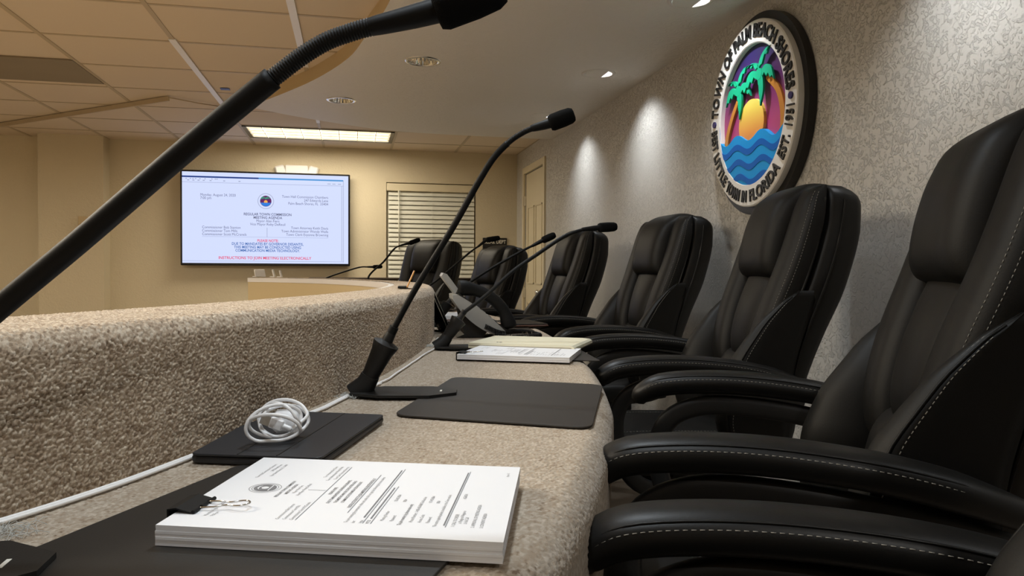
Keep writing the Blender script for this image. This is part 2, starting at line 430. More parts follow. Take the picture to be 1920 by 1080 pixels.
# dais lines: R = foot of the riser, running from near the camera round to the far left
R_pts = [(-1.35, -0.28), (-0.98, 0.02), (-0.68, 0.27), (-0.47, 0.51), (-0.306, 0.745), (-0.195, 0.95), (-0.085, 1.20), (-0.005, 1.41), (0.085, 1.68), (0.15, 1.92),
         (0.235, 2.30), (0.285, 2.65), (0.31, 3.05), (0.30, 3.45), (0.24, 3.9), (0.13, 4.3), (-0.03, 4.68), (-0.28, 5.05), (-0.62, 5.35), (-1.05, 5.55), (-1.5, 5.65)]
_Rd = catmull(R_pts, 4000)
_Rs = np.r_[0, np.cumsum(np.linalg.norm(np.diff(_Rd, axis=0), axis=1))]
def Rat(s):
    s = np.asarray(s, float)
    P = np.stack([np.interp(s, _Rs, _Rd[:, 0]), np.interp(s, _Rs, _Rd[:, 1])], -1)
    e = 0.06
    A = np.stack([np.interp(s + e, _Rs, _Rd[:, 0]), np.interp(s + e, _Rs, _Rd[:, 1])], -1)
    B = np.stack([np.interp(s - e, _Rs, _Rd[:, 0]), np.interp(s - e, _Rs, _Rd[:, 1])], -1)
    T = A - B; T /= np.linalg.norm(T, axis=-1, keepdims=True)
    N = np.stack([T[..., 1], -T[..., 0]], -1)
    return P, T, N
def s_of_y(y, lo=0, hi=None):
    return float(np.interp(y, _Rd[:, 1], _Rs))
def RW(s): return np.interp(s, [0, 1.2, 2.0, 3.2, 4.0, 7.5], [0.22, 0.22, 0.20, 0.16, 0.15, 0.15])     # riser thickness
def DWd(s): return np.interp(s, [0, 1.2, 2.2, 3.2, 4.0, 7.5], [0.50, 0.49, 0.48, 0.42, 0.42, 0.44])    # desk depth

def _end():
    for s in np.linspace(_Rs[-1] * 0.6, _Rs[-1], 600):
        P, T, N = Rat(np.array([s])); q = P[0] - N[0] * 0.15; v = RWC @ (np.array([q[0], q[1], ZR]) - CAM)
        if 960 + FPX * v[0] / -v[2] < 468: return float(s)
    return float(_Rs[-1])
S_END = min(_end(), _Rs[-1] - 0.12)

def shell():
    mb = MB(); b1(XL, XW + 0.3, YB - 0.2, YF + 0.2, ZFL - 0.1, ZFL, mb)
    # raised platform behind the dais
    ss = np.linspace(0.2, _Rs[-1] - 0.1, 60); P, T, N = Rat(ss)
    inner = [tuple(p) for p in (P - N * 0.10)]
    mb.prism([(XW, YB), (XW, 6.75)] + [(-1.5, 6.75)] + inner[::-1] + [(inner[0][0], YB)], ZFL, 0.0)
    struct('floor', mb, M['floor'])
    # far wall with window opening
    mb = MB(); wx0, wx1, wz0, wz1 = 0.315, 1.17, 0.83, 1.795
    b1(XL, wx0, YF, YF + 0.14, ZFL, 2.5, mb); b1(wx1, XW + 0.14, YF, YF + 0.14, ZFL, 2.5, mb)
    b1(wx0, wx1, YF, YF + 0.14, ZFL, wz0, mb); b1(wx0, wx1, YF, YF + 0.14, wz1, 2.5, mb)
    struct('wall_far', mb, M['wall_f'])
    struct('wall_column', b1(-2.58, -2.075, 7.03, YF, ZFL, ZT), M['wall_f'])
    # right wall with door opening
    dy0, dy1, dz = 6.13, 6.84, 1.865
    mb = MB(); b1(XW, XW + 0.14, YB, dy0, ZFL, 2.5, mb); b1(XW, XW + 0.14, dy1, YF, ZFL, 2.5, mb); b1(XW, XW + 0.14, dy0, dy1, dz, 2.5, mb)
    struct('wall_right', mb, M['wall_r'])
    struct('wall_left', b1(XL - 0.14, XL, YB, YF, ZFL, 2.5), M['wall_f'])
    struct('wall_back', b1(XL, XW, YB - 0.14, YB, ZFL, 2.5), M['wall_f'])
    struct('baseboard_far', b1(XL, XW, YF - 0.015, YF, ZFL, ZFL + 0.10), M['paint_w'])
    # door
    d = empty('door_1', (XW, (dy0 + dy1) / 2, ZFL)); d['kind'] = 'structure'
    mb = MB(); b1(XW + 0.008, XW + 0.048, dy0 + 0.006, dy1 - 0.006, ZFL + 0.01, dz - 0.008, mb)
    for (pa, pb) in ((0.12, 0.88), (1.05, 1.75)):
        for k in (0, 1):
            ya = dy0 + 0.09 + k * 0.29; yb = ya + 0.23; t = 0.012
            for q in ((ya, yb, ZFL + pa, ZFL + pa + t), (ya, yb, ZFL + pb - t, ZFL + pb), (ya, ya + t, ZFL + pa, ZFL + pb), (yb - t, yb, ZFL + pa, ZFL + pb)):
                b1(XW + 0.001, XW + 0.008, *q, mb)
    mb.build('panel', M['paint_w'], d)
    mb = MB(); fw = 0.055
    b1(XW - 0.016, XW, dy0 - fw, dy0, ZFL, dz + fw, mb); b1(XW - 0.016, XW, dy1, dy1 + fw, ZFL, dz + fw, mb); b1(XW - 0.016, XW, dy0, dy1, dz, dz + fw, mb)
    mb.build('door_frame', M['paint_w'], d)
    for z in (ZFL + 0.25, 0.75, 1.60): b1(XW - 0.018, XW + 0.006, dy1 - 0.008, dy1 + 0.008, z - 0.03, z + 0.06).build('hinge', M['chrome'], d)
    mb = MB(); mb.lathe([(0.012, 0), (0.012, 0.03), (0.026, 0.035), (0.030, 0.05), (0.022, 0.064), (0.001, 0.066)], (XW + 0.008, dy0 + 0.06, 0.78), 20, (-1, 0, 0)); mb.build('door_knob', M['chrome'], d, True)
    # window behind the blind
    w = empty('window_1', ((wx0 + wx1) / 2, YF + 0.07, wz0)); w['kind'] = 'structure'
    mb = MB(); f = 0.04
    for q in ((wx0, wx0 + f, wz0, wz1), (wx1 - f, wx1, wz0, wz1), (wx0 + f, wx1 - f, wz0, wz0 + f), (wx0 + f, wx1 - f, wz1 - f, wz1), (wx0 + f, wx1 - f, 1.29, 1.33)):
        b1(q[0], q[1], YF + 0.08, YF + 0.12, q[2], q[3], mb)
    mb.build('window_frame', M['paint_w'], w)
    b1(wx0 + f, wx1 - f, YF + 0.10, YF + 0.105, wz0 + f, wz1 - f).build('pane', M['glass_n'], w)
    # tile ceiling: slab plus T-bar grid
    struct('ceiling', b1(XL, XW + 0.1, YB, YF + 0.1, ZT, ZT + 0.05), M['tile'])
    mb = MB(); gx = -0.253; gy = 6.781
    for k in range(-9, 4):
        x = gx + 0.61 * k
        b1(x - 0.011, x + 0.011, YB, YF, ZT - 0.004, ZT, mb)
    for k in range(-16, 1):
        y = gy + 0.549 * k
        b1(XL, XW, y - 0.009, y + 0.009, ZT - 0.003, ZT, mb)
    struct('trim_1', mb, M['tbar'])
    mb = MB(); xb = gx - 0.61  # pale strips over the grid bars, painted as their lit stretches
    b1(xb - 0.017, xb + 0.017, 3.98, 5.62, ZT - 0.009, ZT - 0.004, mb); b1(gx - 0.017, gx + 0.017, 2.9, 4.35, ZT - 0.009, ZT - 0.004, mb)
    b1(gx - 0.013, gx + 0.013, 5.55, 5.98, ZT - 0.009, ZT - 0.004, mb)
    struct('trim_2', mb, M['tbar_lit'])
    # soffit over the dais
    arc = [(-2.3, -1.2), (-1.6, -0.62), (-1.05, -0.1), (-0.62, 0.42), (-0.30, 0.95), (-0.06, 1.5), (0.09, 2.05), (0.155, 2.55), (0.145, 3.0), (0.063, 3.47), (-0.019, 3.865), (-0.19, 4.313), (-0.40, 4.72), (-0.66, 5.17)]
    A = catmull(arc, 70)
    Bk = catmull([(-0.66, 5.17), (-0.40, 5.40), (-0.075, 5.62), (0.28, 5.80), (0.8, 5.865), (XW, 5.88)], 24)[1:]
    outer = [(XW, YB), (-2.3, YB)] + [tuple(p) for p in A] + [tuple(p) for p in Bk]
    o = poly_holes('ceiling_soffit', outer, [circ(c, CAN_R) for c in LIT_CANS + DARK_CANS + DESK_CANS + REAR_FILL_CAN], ZS, M['soffit'])
    o.name = 'ceiling.001'
    mb = MB(); L = np.array([(-2.3, YB)] + [tuple(p) for p in A] + [tuple(p) for p in Bk])
    n = len(L); V = np.r_[np.c_[L, np.full(n, ZS)], np.c_[L, np.full(n, ZT)]]
    mb.add(V, [(i, i + 1, i + 1 + n, i + n) for i in range(n - 1)])
    struct('trim_3', mb, M['fascia'])
shell()

# ------------------------------------------------------------------ ceiling fittings
def can_light(x, y, lit, label, scoop=True):
    t = empty('recessed_downlight', (x, y, ZS), label, 'ceiling light', 'round downlights in the soffit')
    mb = MB(); r = CAN_R
    mb.lathe([(r - 0.002, 0.0), (r - 0.002, -0.004), (r + 0.014, -0.003), (r + 0.016, 0.0)], (x, y, ZS), 36)
    mb.build('trim_ring', M['soffit'] if lit else M['chrome'], t, True)
    mb = MB()
    if lit:
        mb.lathe([(r - 0.002, 0.0), (r - 0.008, 0.05), (0.001, 0.07)], (x, y, ZS), 36)
        mb.build('reflector', M['white_pl'], t, True)
        # eyeball scoop covering the room side of the opening
        if not scoop:
            mb = MB(); mb.ell((x, y, ZS + 0.055), (0.034, 0.034, 0.010), 16, 8); mb.build('lamp', M['lit'], t, True); return
        poly = [(x + (r - 0.004) * math.cos(a), y + (r - 0.004) * math.sin(a)) for a in np.linspace(math.radians(62), math.radians(298), 24)]
        MB().prism(poly, ZS - 0.004, ZS + 0.0).build('scoop', M['soffit'], t)
        mb = MB(); mb.ell((x + 0.03, y, ZS + 0.045), (0.026, 0.04, 0.012), 16, 8); mb.build('lamp', M['lit'], t, True)
    else:
        # fluted bright reflector
        seg = 72; rings = []
        for (rr, zz, fl) in ((r - 0.003, 0.0, 0.0), (r - 0.010, 0.03, 0.003), (r - 0.018, 0.06, 0.003), (0.036, 0.085, 0.002)):
            th = np.arange(seg) * 2 * PI / seg; q = rr + fl * np.cos(th * 18)
            rings.append(np.stack([x + q * np.cos(th), y + q * np.sin(th), np.full(seg, ZS + zz)], 1))
        mb.loft(rings, cap=False); mb.build('reflector', M['reflector'], t, True)
        mb = MB(); mb.lathe([(0.036, 0.085), (0.030, 0.055), (0.001, 0.048)], (x, y, ZS), 24); mb.build('lamp', M['grey_pl'], t, True)
lab = ['round lit downlight at the top edge of the picture above the wall seal', 'round lit downlight in the soffit halfway along the wall wash row',
       'round lit downlight farthest along the wall, partly behind a microphone head']
for i, (x, y) in enumerate(LIT_CANS[:3]): can_light(x, y, True, lab[i])
lab = ['round unlit downlight with shiny fluted reflector, the nearer one', 'round unlit downlight with shiny reflector nearest the curved soffit edge']
for i, (x, y) in enumerate(DARK_CANS): can_light(x, y, False, lab[i])

can_light(*LIT_CANS[3], True, 'round lit downlight by the wall nearest above the right-hand chair')
for c_, lb_ in zip(DESK_CANS + REAR_FILL_CAN, ('round lit downlight over the desk phone', 'round lit downlight over the bare desk mat', 'round lit downlight over the large paper stack', 'added round fill downlight, unseen behind the camera')):
    can_light(*c_, True, lb_, scoop=False)

def troffer():
    x0, x1, y0, y1 = -0.848, 0.342, 6.245, 6.77
    t = empty('fluorescent_troffer', (-0.253, 6.505, ZT), 'long rectangular lit ceiling light with louvre grid above the television', 'ceiling light')
    mb = MB(); f = 0.016
    for q in ((x0, x1, y0, y0 + f), (x0, x1, y1 - f, y1)): b1(*q, ZT - 0.010, ZT - 0.003, mb)
    for q in ((x0, x0 + 0.03, y0, y1), (x1 - 0.03, x1, y0, y1)): b1(*q, ZT - 0.012, ZT - 0.003, mb)
    mb.build('frame', M['bezel'], t)
    b1(x0 + 0.03, x1 - 0.03, y0 + f, y1 - f, ZT - 0.005, ZT - 0.002).build('diffuser', M['diffuser'], t)
    mb = MB()
    for k in range(1, 8):
        x = x0 + (x1 - x0) * k / 8; b1(x - 0.003, x + 0.003, y0 + f, y1 - f, ZT - 0.013, ZT - 0.005, mb)
    for k in range(1, 4):
        y = y0 + (y1 - y0) * k / 4; b1(x0 + 0.03, x1 - 0.03, y - 0.006, y + 0.006, ZT - 0.013, ZT - 0.005, mb)
    mb.build('louvre', M['louvre'], t)
    return t
tr0 = troffer()
for (x_, y_), lb_ in zip(TROFFERS[1:], ('rectangular lit ceiling light over the open floor left of the near desk', 'rectangular lit ceiling light over the open floor left of the desk middle', 'rectangular lit ceiling light near the left wall, middle of the room',
                                      'rectangular lit ceiling light near the left wall, front of the room', 'rectangular lit ceiling light near the left wall, toward the far wall')):
    c_ = tr0.copy(); col.objects.link(c_); c_.location = (x_, y_, ZT); c_['label'] = lb_; c_['group'] = 'louvred ceiling lights'
    for ch in [q for q in bpy.data.objects if q.parent == tr0]:
        d_ = ch.copy(); col.objects.link(d_); d_.parent = c_
tr0['group'] = 'louvred ceiling lights'
tag(MB().box((-1.765, 4.765, ZT - 0.005), (0.575, 0.53, 0.008)).build('ceiling_panel', M['vent']), 'grey-brown metal panel filling one square of the tile ceiling', 'ceiling panel')
def ctrack():
    a = np.array([-2.9, 6.78]); b = np.array([-1.17, 5.30]); d = (b - a) / np.linalg.norm(b - a); n = np.array([-d[1], d[0]])
    t = empty('ceiling_track', (-2.0, 6.0, ZT), 'thin slanting metal track fixed across the ceiling tiles at upper left', 'ceiling track')
    for off, h, nm, w in ((0.0, 0.030, 'rail', 0.014), (0.030, 0.018, 'rail', 0.010)):
        c = (a + b) / 2 + n * off; L = np.linalg.norm(b - a) - off * 3
        R = np.array([[d[0], n[0], 0], [d[1], n[1], 0], [0, 0, 1]])
        MB().box((c[0], c[1], ZT - 0.005 - h / 2), (L, w, h), R).build(nm, M['tbar'], t)
    mb = MB(); mb.tube([(-1.17, 5.30, ZT - 0.012), (-1.0, 5.43, ZT - 0.016), (-0.86, 5.55, ZT - 0.008)], 0.004, 6)
    mb.build('wire', M['tbar'], t, True)
ctrack()
p = onz(422, 166, ZT)
tag(MB().box((p[0], p[1], ZT - 0.004), (0.055, 0.05, 0.002)).build('tape_patch', M['blue_tape']), 'small blue tape patch stuck on a ceiling tile', 'tape')

# ------------------------------------------------------------------ far wall: television, emergency light, blind, sign, thermostat
def tv():
    x0, x1, z0, z1, y = -1.478, -0.018, 1.0, 1.842, 7.10
    t = empty('television', ((x0 + x1) / 2, y, z0), 'large flat television on the far wall showing a meeting agenda page', 'television')
    mb = MB(); mb.box(((x0 + x1) / 2, y + 0.022, (z0 + z1) / 2), (x1 - x0, 0.044, z1 - z0), bev=0.006); mb.build('case', M['bezel'], t)
    b1((x0 + x1) / 2 - 0.2, (x0 + x1) / 2 + 0.2, y + 0.044, YF, 1.25, 1.6).build('wall_mount', M['metal_blk'], t)
    b = 0.016; sx0, sx1, sz0, sz1 = x0 + b, x1 - b, z0 + b + 0.006, z1 - b
    W = sx1 - sx0; H = sz1 - sz0
    b1(sx0, sx1, y - 0.002, y, sz0, sz1).build('screen', SCR, t)
    yy = y - 0.003
    def rect(mb, u0, u1, v0, v1, k=0): b1(sx0 + u0 * W, sx0 + u1 * W, yy - 0.001 - k * 0.0006, yy - k * 0.0006, sz1 - v1 * H, sz1 - v0 * H, mb)
    # u, v measured on the photograph's screen
    mb = MB(); rect(mb, 0.0, 0.45, 0.045, 0.062); mb.build('title_bar', SCR_BAR, t)
    mb = MB(); rect(mb, 0.45, 0.968, 0.045, 0.062); mb.build('title_bar', SCR_BAR2, t)
    mb = MB(); rect(mb, 0.0, 0.968, 0.112, 0.116); rect(mb, 0.968, 0.971, 0.05, 0.985); rect(mb, 0.0, 0.968, 0.975, 0.979); rect(mb, 0.958, 0.961, 0.115, 0.97)
    for u in (0.02, 0.045, 0.06, 0.075, 0.1, 0.13, 0.17, 0.19, 0.2): rect(mb, u, u + 0.008, 0.07, 0.08)
    for u in (0.03, 0.06, 0.09, 0.12, 0.16, 0.24, 0.33): rect(mb, u, u + 0.012, 0.088, 0.098)
    for u in (0.87, 0.9, 0.935): rect(mb, u, u + 0.02, 0.09, 0.098)
    mb.build('toolbar', SCR_GREY, t)
    ex, ey = (1, 0, 0), (0, 0, 1); o = lambda u, v: (sx0 + u * W, yy - 0.001, sz1 - v * H)
    mb = MB(); s = 0.033
    def tx(tt, u, v, al, bb=0, m_=None, size=s, sx=0.88): text(m_ or mb, tt, size, o(u, v), ex, ey, align=al, b=bb, sx=sx)
    tx('Monday, August 24, 2020', 0.105, 0.262, 'L'); tx('7:00 pm', 0.105, 0.297, 'L'); mb.build('date_text', SCR_T, t); mb = MB()
    tx('Town Hall Commission Chambers', 0.875, 0.262, 'R'); tx('247 Edwards Lane', 0.875, 0.300, 'R'); tx('Palm Beach Shores, FL  33404', 0.875, 0.338, 'R'); mb.build('address_text', SCR_T, t); mb = MB()
    tx('REGULAR TOWN COMMISSION', 0.505, 0.466, 'C', 1); tx('MEETING AGENDA', 0.505, 0.503, 'C', 1); tx('Mayor Alan Fiers', 0.505, 0.540, 'C'); tx('Vice Mayor Roby DeReuil', 0.505, 0.577, 'C'); mb.build('heading_text', SCR_T, t); mb = MB()
    for k, n_ in enumerate(('Commissioner Bob Stanton', 'Commissioner Tom Mills', 'Commissioner Scott McCranels')): tx(n_, 0.115, 0.618 + 0.038 * k, 'L')
    mb.build('commissioner_text', SCR_T, t); mb = MB()
    for k, n_ in enumerate(('Town Attorney Keith Davis', 'Town Administrator Wendy Wells', 'Town Clerk Evyonne Browning')): tx(n_, 0.875, 0.612 + 0.038 * k, 'R')
    mb.build('staff_text', SCR_T, t)
    mb = MB(); rect(mb, 0.115, 0.875, 0.706, 0.709); rect(mb, 0.499, 0.502, 0.60, 0.706); rect(mb, 0.32, 0.67, 0.925, 0.928); mb.build('rule_line', SCR_GREY, t)
    mb = MB(); tx('PLEASE NOTE:', 0.505, 0.760, 'C', 1, mb); mb.build('note_heading', SCR_RED, t); mb = MB(); tx('INSTRUCTIONS TO JOIN MEETING ELECTRONICALLY', 0.49, 0.955, 'C', 1, mb, 0.035, 0.95); mb.build('red_text', SCR_RED, t)
    mb = MB(); tx('DUE TO MANDATES BY GOVERNOR DESANTIS,', 0.505, 0.797, 'C', 1, mb); tx('THIS MEETING MAY BE CONDUCTED USING', 0.505, 0.834, 'C', 1, mb)
    tx('COMMUNICATION MEDIA TECHNOLOGY.', 0.505, 0.871, 'C', 1, mb); mb.build('blue_text', SCR_BLUE, t)
    # seal on the page
    c = o(0.493, 0.305); fr = ((c[0], yy - 0.001, c[2]), (1, 0, 0), (0, 0, 1), (0, -1, 0)); r = 0.070
    sl = MB(); sl.prism(circ((0, 0), r, 40), 0, 0.0006, fr); so = sl.build('page_seal', SCR_GREY, t)
    for (nm, rr, k, m_) in (('ring', r * 0.93, 1, SCR), ('sky', r * 0.70, 2, SCR_PURP)): MB().prism(circ((0, 0), rr, 40), 0.0006 * k, 0.0006 * (k + 1), fr).build(nm, m_, so, world=False).location = -Vector(t['_o']) 
    MB().prism(circ((0, -0.1 * r), r * 0.22, 24), 0.0018, 0.0024, fr).build('sun', SCR_ORG, so, world=False).location = -Vector(t['_o'])
    MB().prism([(r * .66 * math.cos(a), r * .66 * math.sin(a)) for a in np.linspace(PI * 1.1, PI * 1.9, 16)], 0.0024, 0.003, fr).build('sea', SCR_WAVE, so, world=False).location = -Vector(t['_o'])
    mb = MB()
    for sx_ in (-0.3, 0.25):
        for a in range(5):
            an = math.radians(10 + a * 40); mb.prism([(sx_ * r, 0.3 * r), (sx_ * r + .34 * r * math.cos(an), .3 * r + .3 * r * math.sin(an)), (sx_ * r + .30 * r * math.cos(an + .4), .3 * r + .22 * r * math.sin(an + .4))], 0.003, 0.0035, fr)
    mb.build('palms', SCR_GREEN, so, world=False).location = -Vector(t['_o'])
tv()

def emergency_light():
    x0, x1 = -0.69, -0.30; t = empty('emergency_light', ((x0 + x1) / 2, YF, 1.82), 'white emergency light unit on the far wall just above the television', 'emergency light')
    MB().box((-0.495, YF - 0.022, 1.865), (0.20, 0.044, 0.11), bev=0.008).build('housing', M['white_pl'], t)
    for sx in (-1, 1):
        mb = MB(); c = (-0.495 + sx * 0.145, YF - 0.024, 1.872)
        mb.box(c, (0.085, 0.044, 0.085), np.array(Matrix.Rotation(sx * 0.25, 3, 'Y')), bev=0.012); mb.build('lamp_head', M['white_pl'], t)
emergency_light()

def blind():
    x0, x1, z0, z1 = 0.335, 1.155, 0.875, 1.79; y = YF + 0.02
    t = empty('window_blind', ((x0 + x1) / 2, y, z0), 'off-white horizontal slat blind lowered over the far window', 'blind')
    MB().box(((x0 + x1) / 2, y - 0.015, z1 - 0.04), (x1 - x0 + 0.03, 0.03, 0.07), bev=0.004).build('valance', M['paint_w'], t)
    MB().box(((x0 + x1) / 2, y, z0 + 0.01), (x1 - x0, 0.045, 0.016), bev=0.004).build('bottom_rail', M['blind'], t)
    mb = MB(); n = 19
    for k in range(n):
        z = z0 + 0.045 + (z1 - 0.09 - z0 - 0.045) * k / (n - 1); a = math.radians(60)
        pts = [(-0.028, -0.003), (-0.014, 0.0015), (0, 0.003), (0.014, 0.0015), (0.028, -0.003), (0.028, -0.0055), (0, 0.0005), (-0.028, -0.0055)]
        P = [(math.cos(a) * p_[0] - math.sin(a) * p_[1], math.sin(a) * p_[0] + math.cos(a) * p_[1]) for p_ in pts]
        mb.prism(P, x0, x1, ((0, y, z), (0, 1, 0), (0, 0, 1), (1, 0, 0)))
    mb.build('slats', M['blind'], t)
    mb = MB()
    for x in (x0 + 0.11, (x0 + x1) / 2 + 0.0, x1 - 0.13): mb.tube([(x, y - 0.027, z0 + 0.01), (x, y - 0.027, z1 - 0.07)], 0.0016, 5)
    mb.build('ladder_cords', M['blind'], t)
    mb = MB(); mb.tube([(x0 + 0.095, y - 0.035, z1 - 0.07), (x0 + 0.10, y - 0.036, 1.16)], 0.006, 6); mb.build('tilt_wand', M['blind'], t, True)
blind()

def sign():
    x0, x1, z0, z1 = 1.237, 1.475, 1.17, 1.285; t = empty('door_sign', ((x0 + x1) / 2, YF, z0), 'black sign with white BLDG DEPT lettering on the far wall', 'sign')
    MB().box(((x0 + x1) / 2, YF - 0.006, (z0 + z1) / 2), (x1 - x0, 0.012, z1 - z0), bev=0.002).build('plate', M['sign'], t)
    mb = MB(); text(mb, 'BLDG. DEPT', 0.050, ((x0 + x1) / 2, YF - 0.0125, z1 - 0.055), (1, 0, 0), (0, 0, 1), align='C', b=1, sx=0.80); mb.build('lettering', M['sign_w'], t)
sign()
p = ony(157, 418, 7.03)
t = empty('thermostat', (p[0], 7.03, p[2]), 'small cream wall thermostat on the column', 'thermostat')
MB().box((p[0], 7.018, p[2]), (0.075, 0.024, 0.11), bev=0.004).build('housing', M['fascia'], t)
mb = MB(); mb.lathe([(0.014, 0), (0.013, 0.008), (0.001, 0.009)], (p[0], 7.006, p[2] - 0.01), 16, (0, -1, 0)); mb.build('dial', M['fascia'], t, True)

# low dark partition behind the far chairs
t = empty('low_partition', (0.1, 6.25, 0.0), 'low dark brown partition below the window blind behind the far chairs', 'partition')
MB().box((0.385, 6.25, 0.43), (1.42, 0.05, 0.86)).build('panel', M['brown'], t)
MB().box((0.385, 6.25, 0.884), (1.46, 0.09, 0.045), bev=0.008).build('cap_rail', M['brown'], t)

# ------------------------------------------------------------------ town seal on the right wall
def seal():
    cy, cz = 2.69, 1.585; hy, hz = 0.322, 0.358
    t = empty('town_seal', (XW, cy, cz), 'round town seal with palms, sun and waves on the textured wall', 'wall seal')
    # frame: ex = direction of reading (seen from the room, towards -y), ey = up, ez = out of the wall (-x)
    def fr(d): return ((XW - d, cy, cz), (0, -1, 0), (0, 0, 1), (-1, 0, 0))
    E = lambda k, n=72, c=(0, 0): [(c[0] + hy * k * math.cos(2 * PI * i / n), c[1] + hz * k * math.sin(2 * PI * i / n)) for i in range(n)]
    def ring(k0, k1, d0, d1, nm, m_, bev=0.004):
        mb = MB(); n = 96; rings = []
        th = np.arange(n) * 2 * PI / n
        for (k, d) in ((k0, d0), (k0, d1 - bev), (k0 - 0.012, d1), (k1 + 0.012, d1), (k1, d1 - bev), (k1, d0)):
            rings.append(np.stack([np.full(n, XW - d), cy - hy * k * np.cos(th), cz + hz * k * np.sin(th)], 1))
        mb.loft(rings, cap=False); return mb.build(nm, m_, t, True, auto=30)
    mb = MB(); mb.prism(E(1.085, 96), 0.004, 0.035, fr(0)); mb.build('backing_disc', M['seal_blk'], t)
    ring(1.0, 0.755, 0.035, 0.062, 'outer_ring', M['seal_wht'])
    sky = mat_gradient('seal_sky', 2, [(-0.16, (0.55, 0.06, 0.14)), (-0.02, (0.40, 0.05, 0.18)), (0.10, (0.12, 0.02, 0.12)), (0.22, (0.022, 0.012, 0.085)), (0.29, (0.015, 0.01, 0.07))])
    mb = MB(); mb.prism(E(0.775, 72), 0.035, 0.040, fr(0)); mb.build('sky_disc', sky, t)
    r = 0.100; sun = mat_gradient('seal_sun', 2, [(-0.12, (0.80, 0.22, 0.06)), (-0.06, (0.85, 0.34, 0.06)), (0.03, (0.85, 0.66, 0.10)), (0.07, (0.82, 0.72, 0.16))])
    cs = (-0.006, -0.034)
    mb = MB(); mb.prism([(cs[0] + r * 0.94 * math.cos(a), cs[1] + r * 0.95 * math.sin(a)) for a in np.linspace(0, 2 * PI, 40, endpoint=False)], 0.040, 0.052, fr(0)); mb.build('sun', sun, t)
    # trunks
    def trunk(pts, w0, w1, d0, d1):
        C_ = catmull(pts, 14); T_ = np.gradient(C_, axis=0); T_ /= np.linalg.norm(T_, axis=1)[:, None]; N_ = np.stack([-T_[:, 1], T_[:, 0]], 1)
        w = np.linspace(w0, w1, 14)[:, None]; poly = [tuple(q) for q in C_ + N_ * w] + [tuple(q) for q in (C_ - N_ * w)[::-1]]
        MB().prism(poly, d0, d1, fr(0)).build('palm_trunk', M['trunk'], t)
    trunk([(-0.218, -0.13), (-0.198, -0.05), (-0.160, 0.02), (-0.118, 0.075)], 0.014, 0.010, 0.040, 0.050)
    trunk([(0.212, -0.10), (0.208, -0.02), (0.175, 0.06), (0.10, 0.125)], 0.016, 0.011, 0.040, 0.050)
    # fronds: polygons with saw-tooth undersides
    def crown(cx, cz_, s, fl, d):
        fs = [((-0.26, 0.10), 0.16, (-0.33, -0.10), 0), ((-0.10, 0.28), 0.1, (-0.30, 0.30), 0), ((0.12, 0.35), 0.1, (0.27, 0.33), 0), ((0.28, 0.10), 0.16, (0.36, -0.02), 0)]
        mb = MB()
        def leaf(pts_top, teeth):
            T_ = catmull(pts_top, 14); poly = [tuple(q) for q in T_]
            a, b_ = np.array(pts_top[-1]), np.array(pts_top[0]); k = teeth
            for i in range(1, 2 * k):
                q = a + (b_ - a) * i / (2 * k); q = q + np.array([0, 0.03 + (0.05 if i % 2 else -0.015)]) * math.sin(PI * i / (2 * k)) ** 0.5; poly.append(tuple(q))
            mb.prism([(cx + fl * s * q[0], cz_ + s * q[1]) for q in (poly if fl > 0 else poly[::-1])][::1], d, d + 0.008, fr(0))
        leaf([(0.02, 0.0), (-0.16, 0.12), (-0.33, 0.06), (-0.42, -0.16)], 4)
        leaf([(0.02, 0.06), (-0.06, 0.20), (-0.22, 0.24), (-0.36, 0.20)], 3)
        leaf([(-0.04, 0.04), (0.02, 0.24), (0.16, 0.36), (0.34, 0.38)], 3)
        leaf([(0.0, 0.0), (0.16, 0.13), (0.34, 0.06), (0.42, -0.14)], 4)
        leaf([(-0.05, 0.02), (0.10, -0.02), (0.13, -0.24), (0.05, -0.46)], 3)
        mb.prism([(cx + s * 0.09 * math.cos(a), cz_ + s * (0.03 + 0.09 * math.sin(a))) for a in np.linspace(0, 2 * PI, 12, endpoint=False)], d, d + 0.0085, fr(0))
        mb.build('palm_fronds', M['frond'], t)
    crown(-0.098, 0.105, 0.235, 1, 0.052)
    crown(0.066, 0.132, 0.25, 1, 0.056)
    # waves clipped to the disc
    k = 0.765
    def wave(zc, amp, ph, d0, d1, m_, zc2=None):
        xs = np.linspace(-hy * k, hy * k, 61); zt = zc + amp * np.sin(xs / 0.0285 + ph) * (1 + 0.2 * np.sin(xs * 9 + ph)) - xs * 0.03
        bz = -hz * k * np.sqrt(np.clip(1 - (xs / (hy * k)) ** 2, 0, 1))
        up = -bz
        zt = np.minimum(np.maximum(zt, bz), up)
        if zc2 is not None: bz = np.maximum(bz, np.minimum(zc2 + amp * np.sin(xs / 0.0285 + ph) * (1 + 0.2 * np.sin(xs * 9 + ph)) - xs * 0.03, up))
        zt = np.maximum(zt, bz)
        mb = MB(); n = len(xs)
        V = []
        for d in (d0, d1):
            for arr in (zt, bz):
                V += [(XW - d, cy - x_, cz + z_) for x_, z_ in zip(xs, arr)]
        Fs = []
        for i in range(n - 1):
            Fs.append((2 * n + i, 3 * n + i, 3 * n + i + 1, 2 * n + i + 1)); Fs.append((i, i + 1, 2 * n + i + 1, 2 * n + i)); Fs.append((n + i, n + i + 1, 3 * n + i + 1, 3 * n + i))
        mb.add(V, Fs); return mb.build('wave', m_, t)
    wave(-0.084, 0.018, 5.05, 0.040, 0.060, M['wave1'])
    for j in range(3): wave(-0.118 - j * 0.060, 0.016, 5.05 - 0.45 * j, 0.060, 0.0615, M['wave2'], -0.142 - j * 0.060)
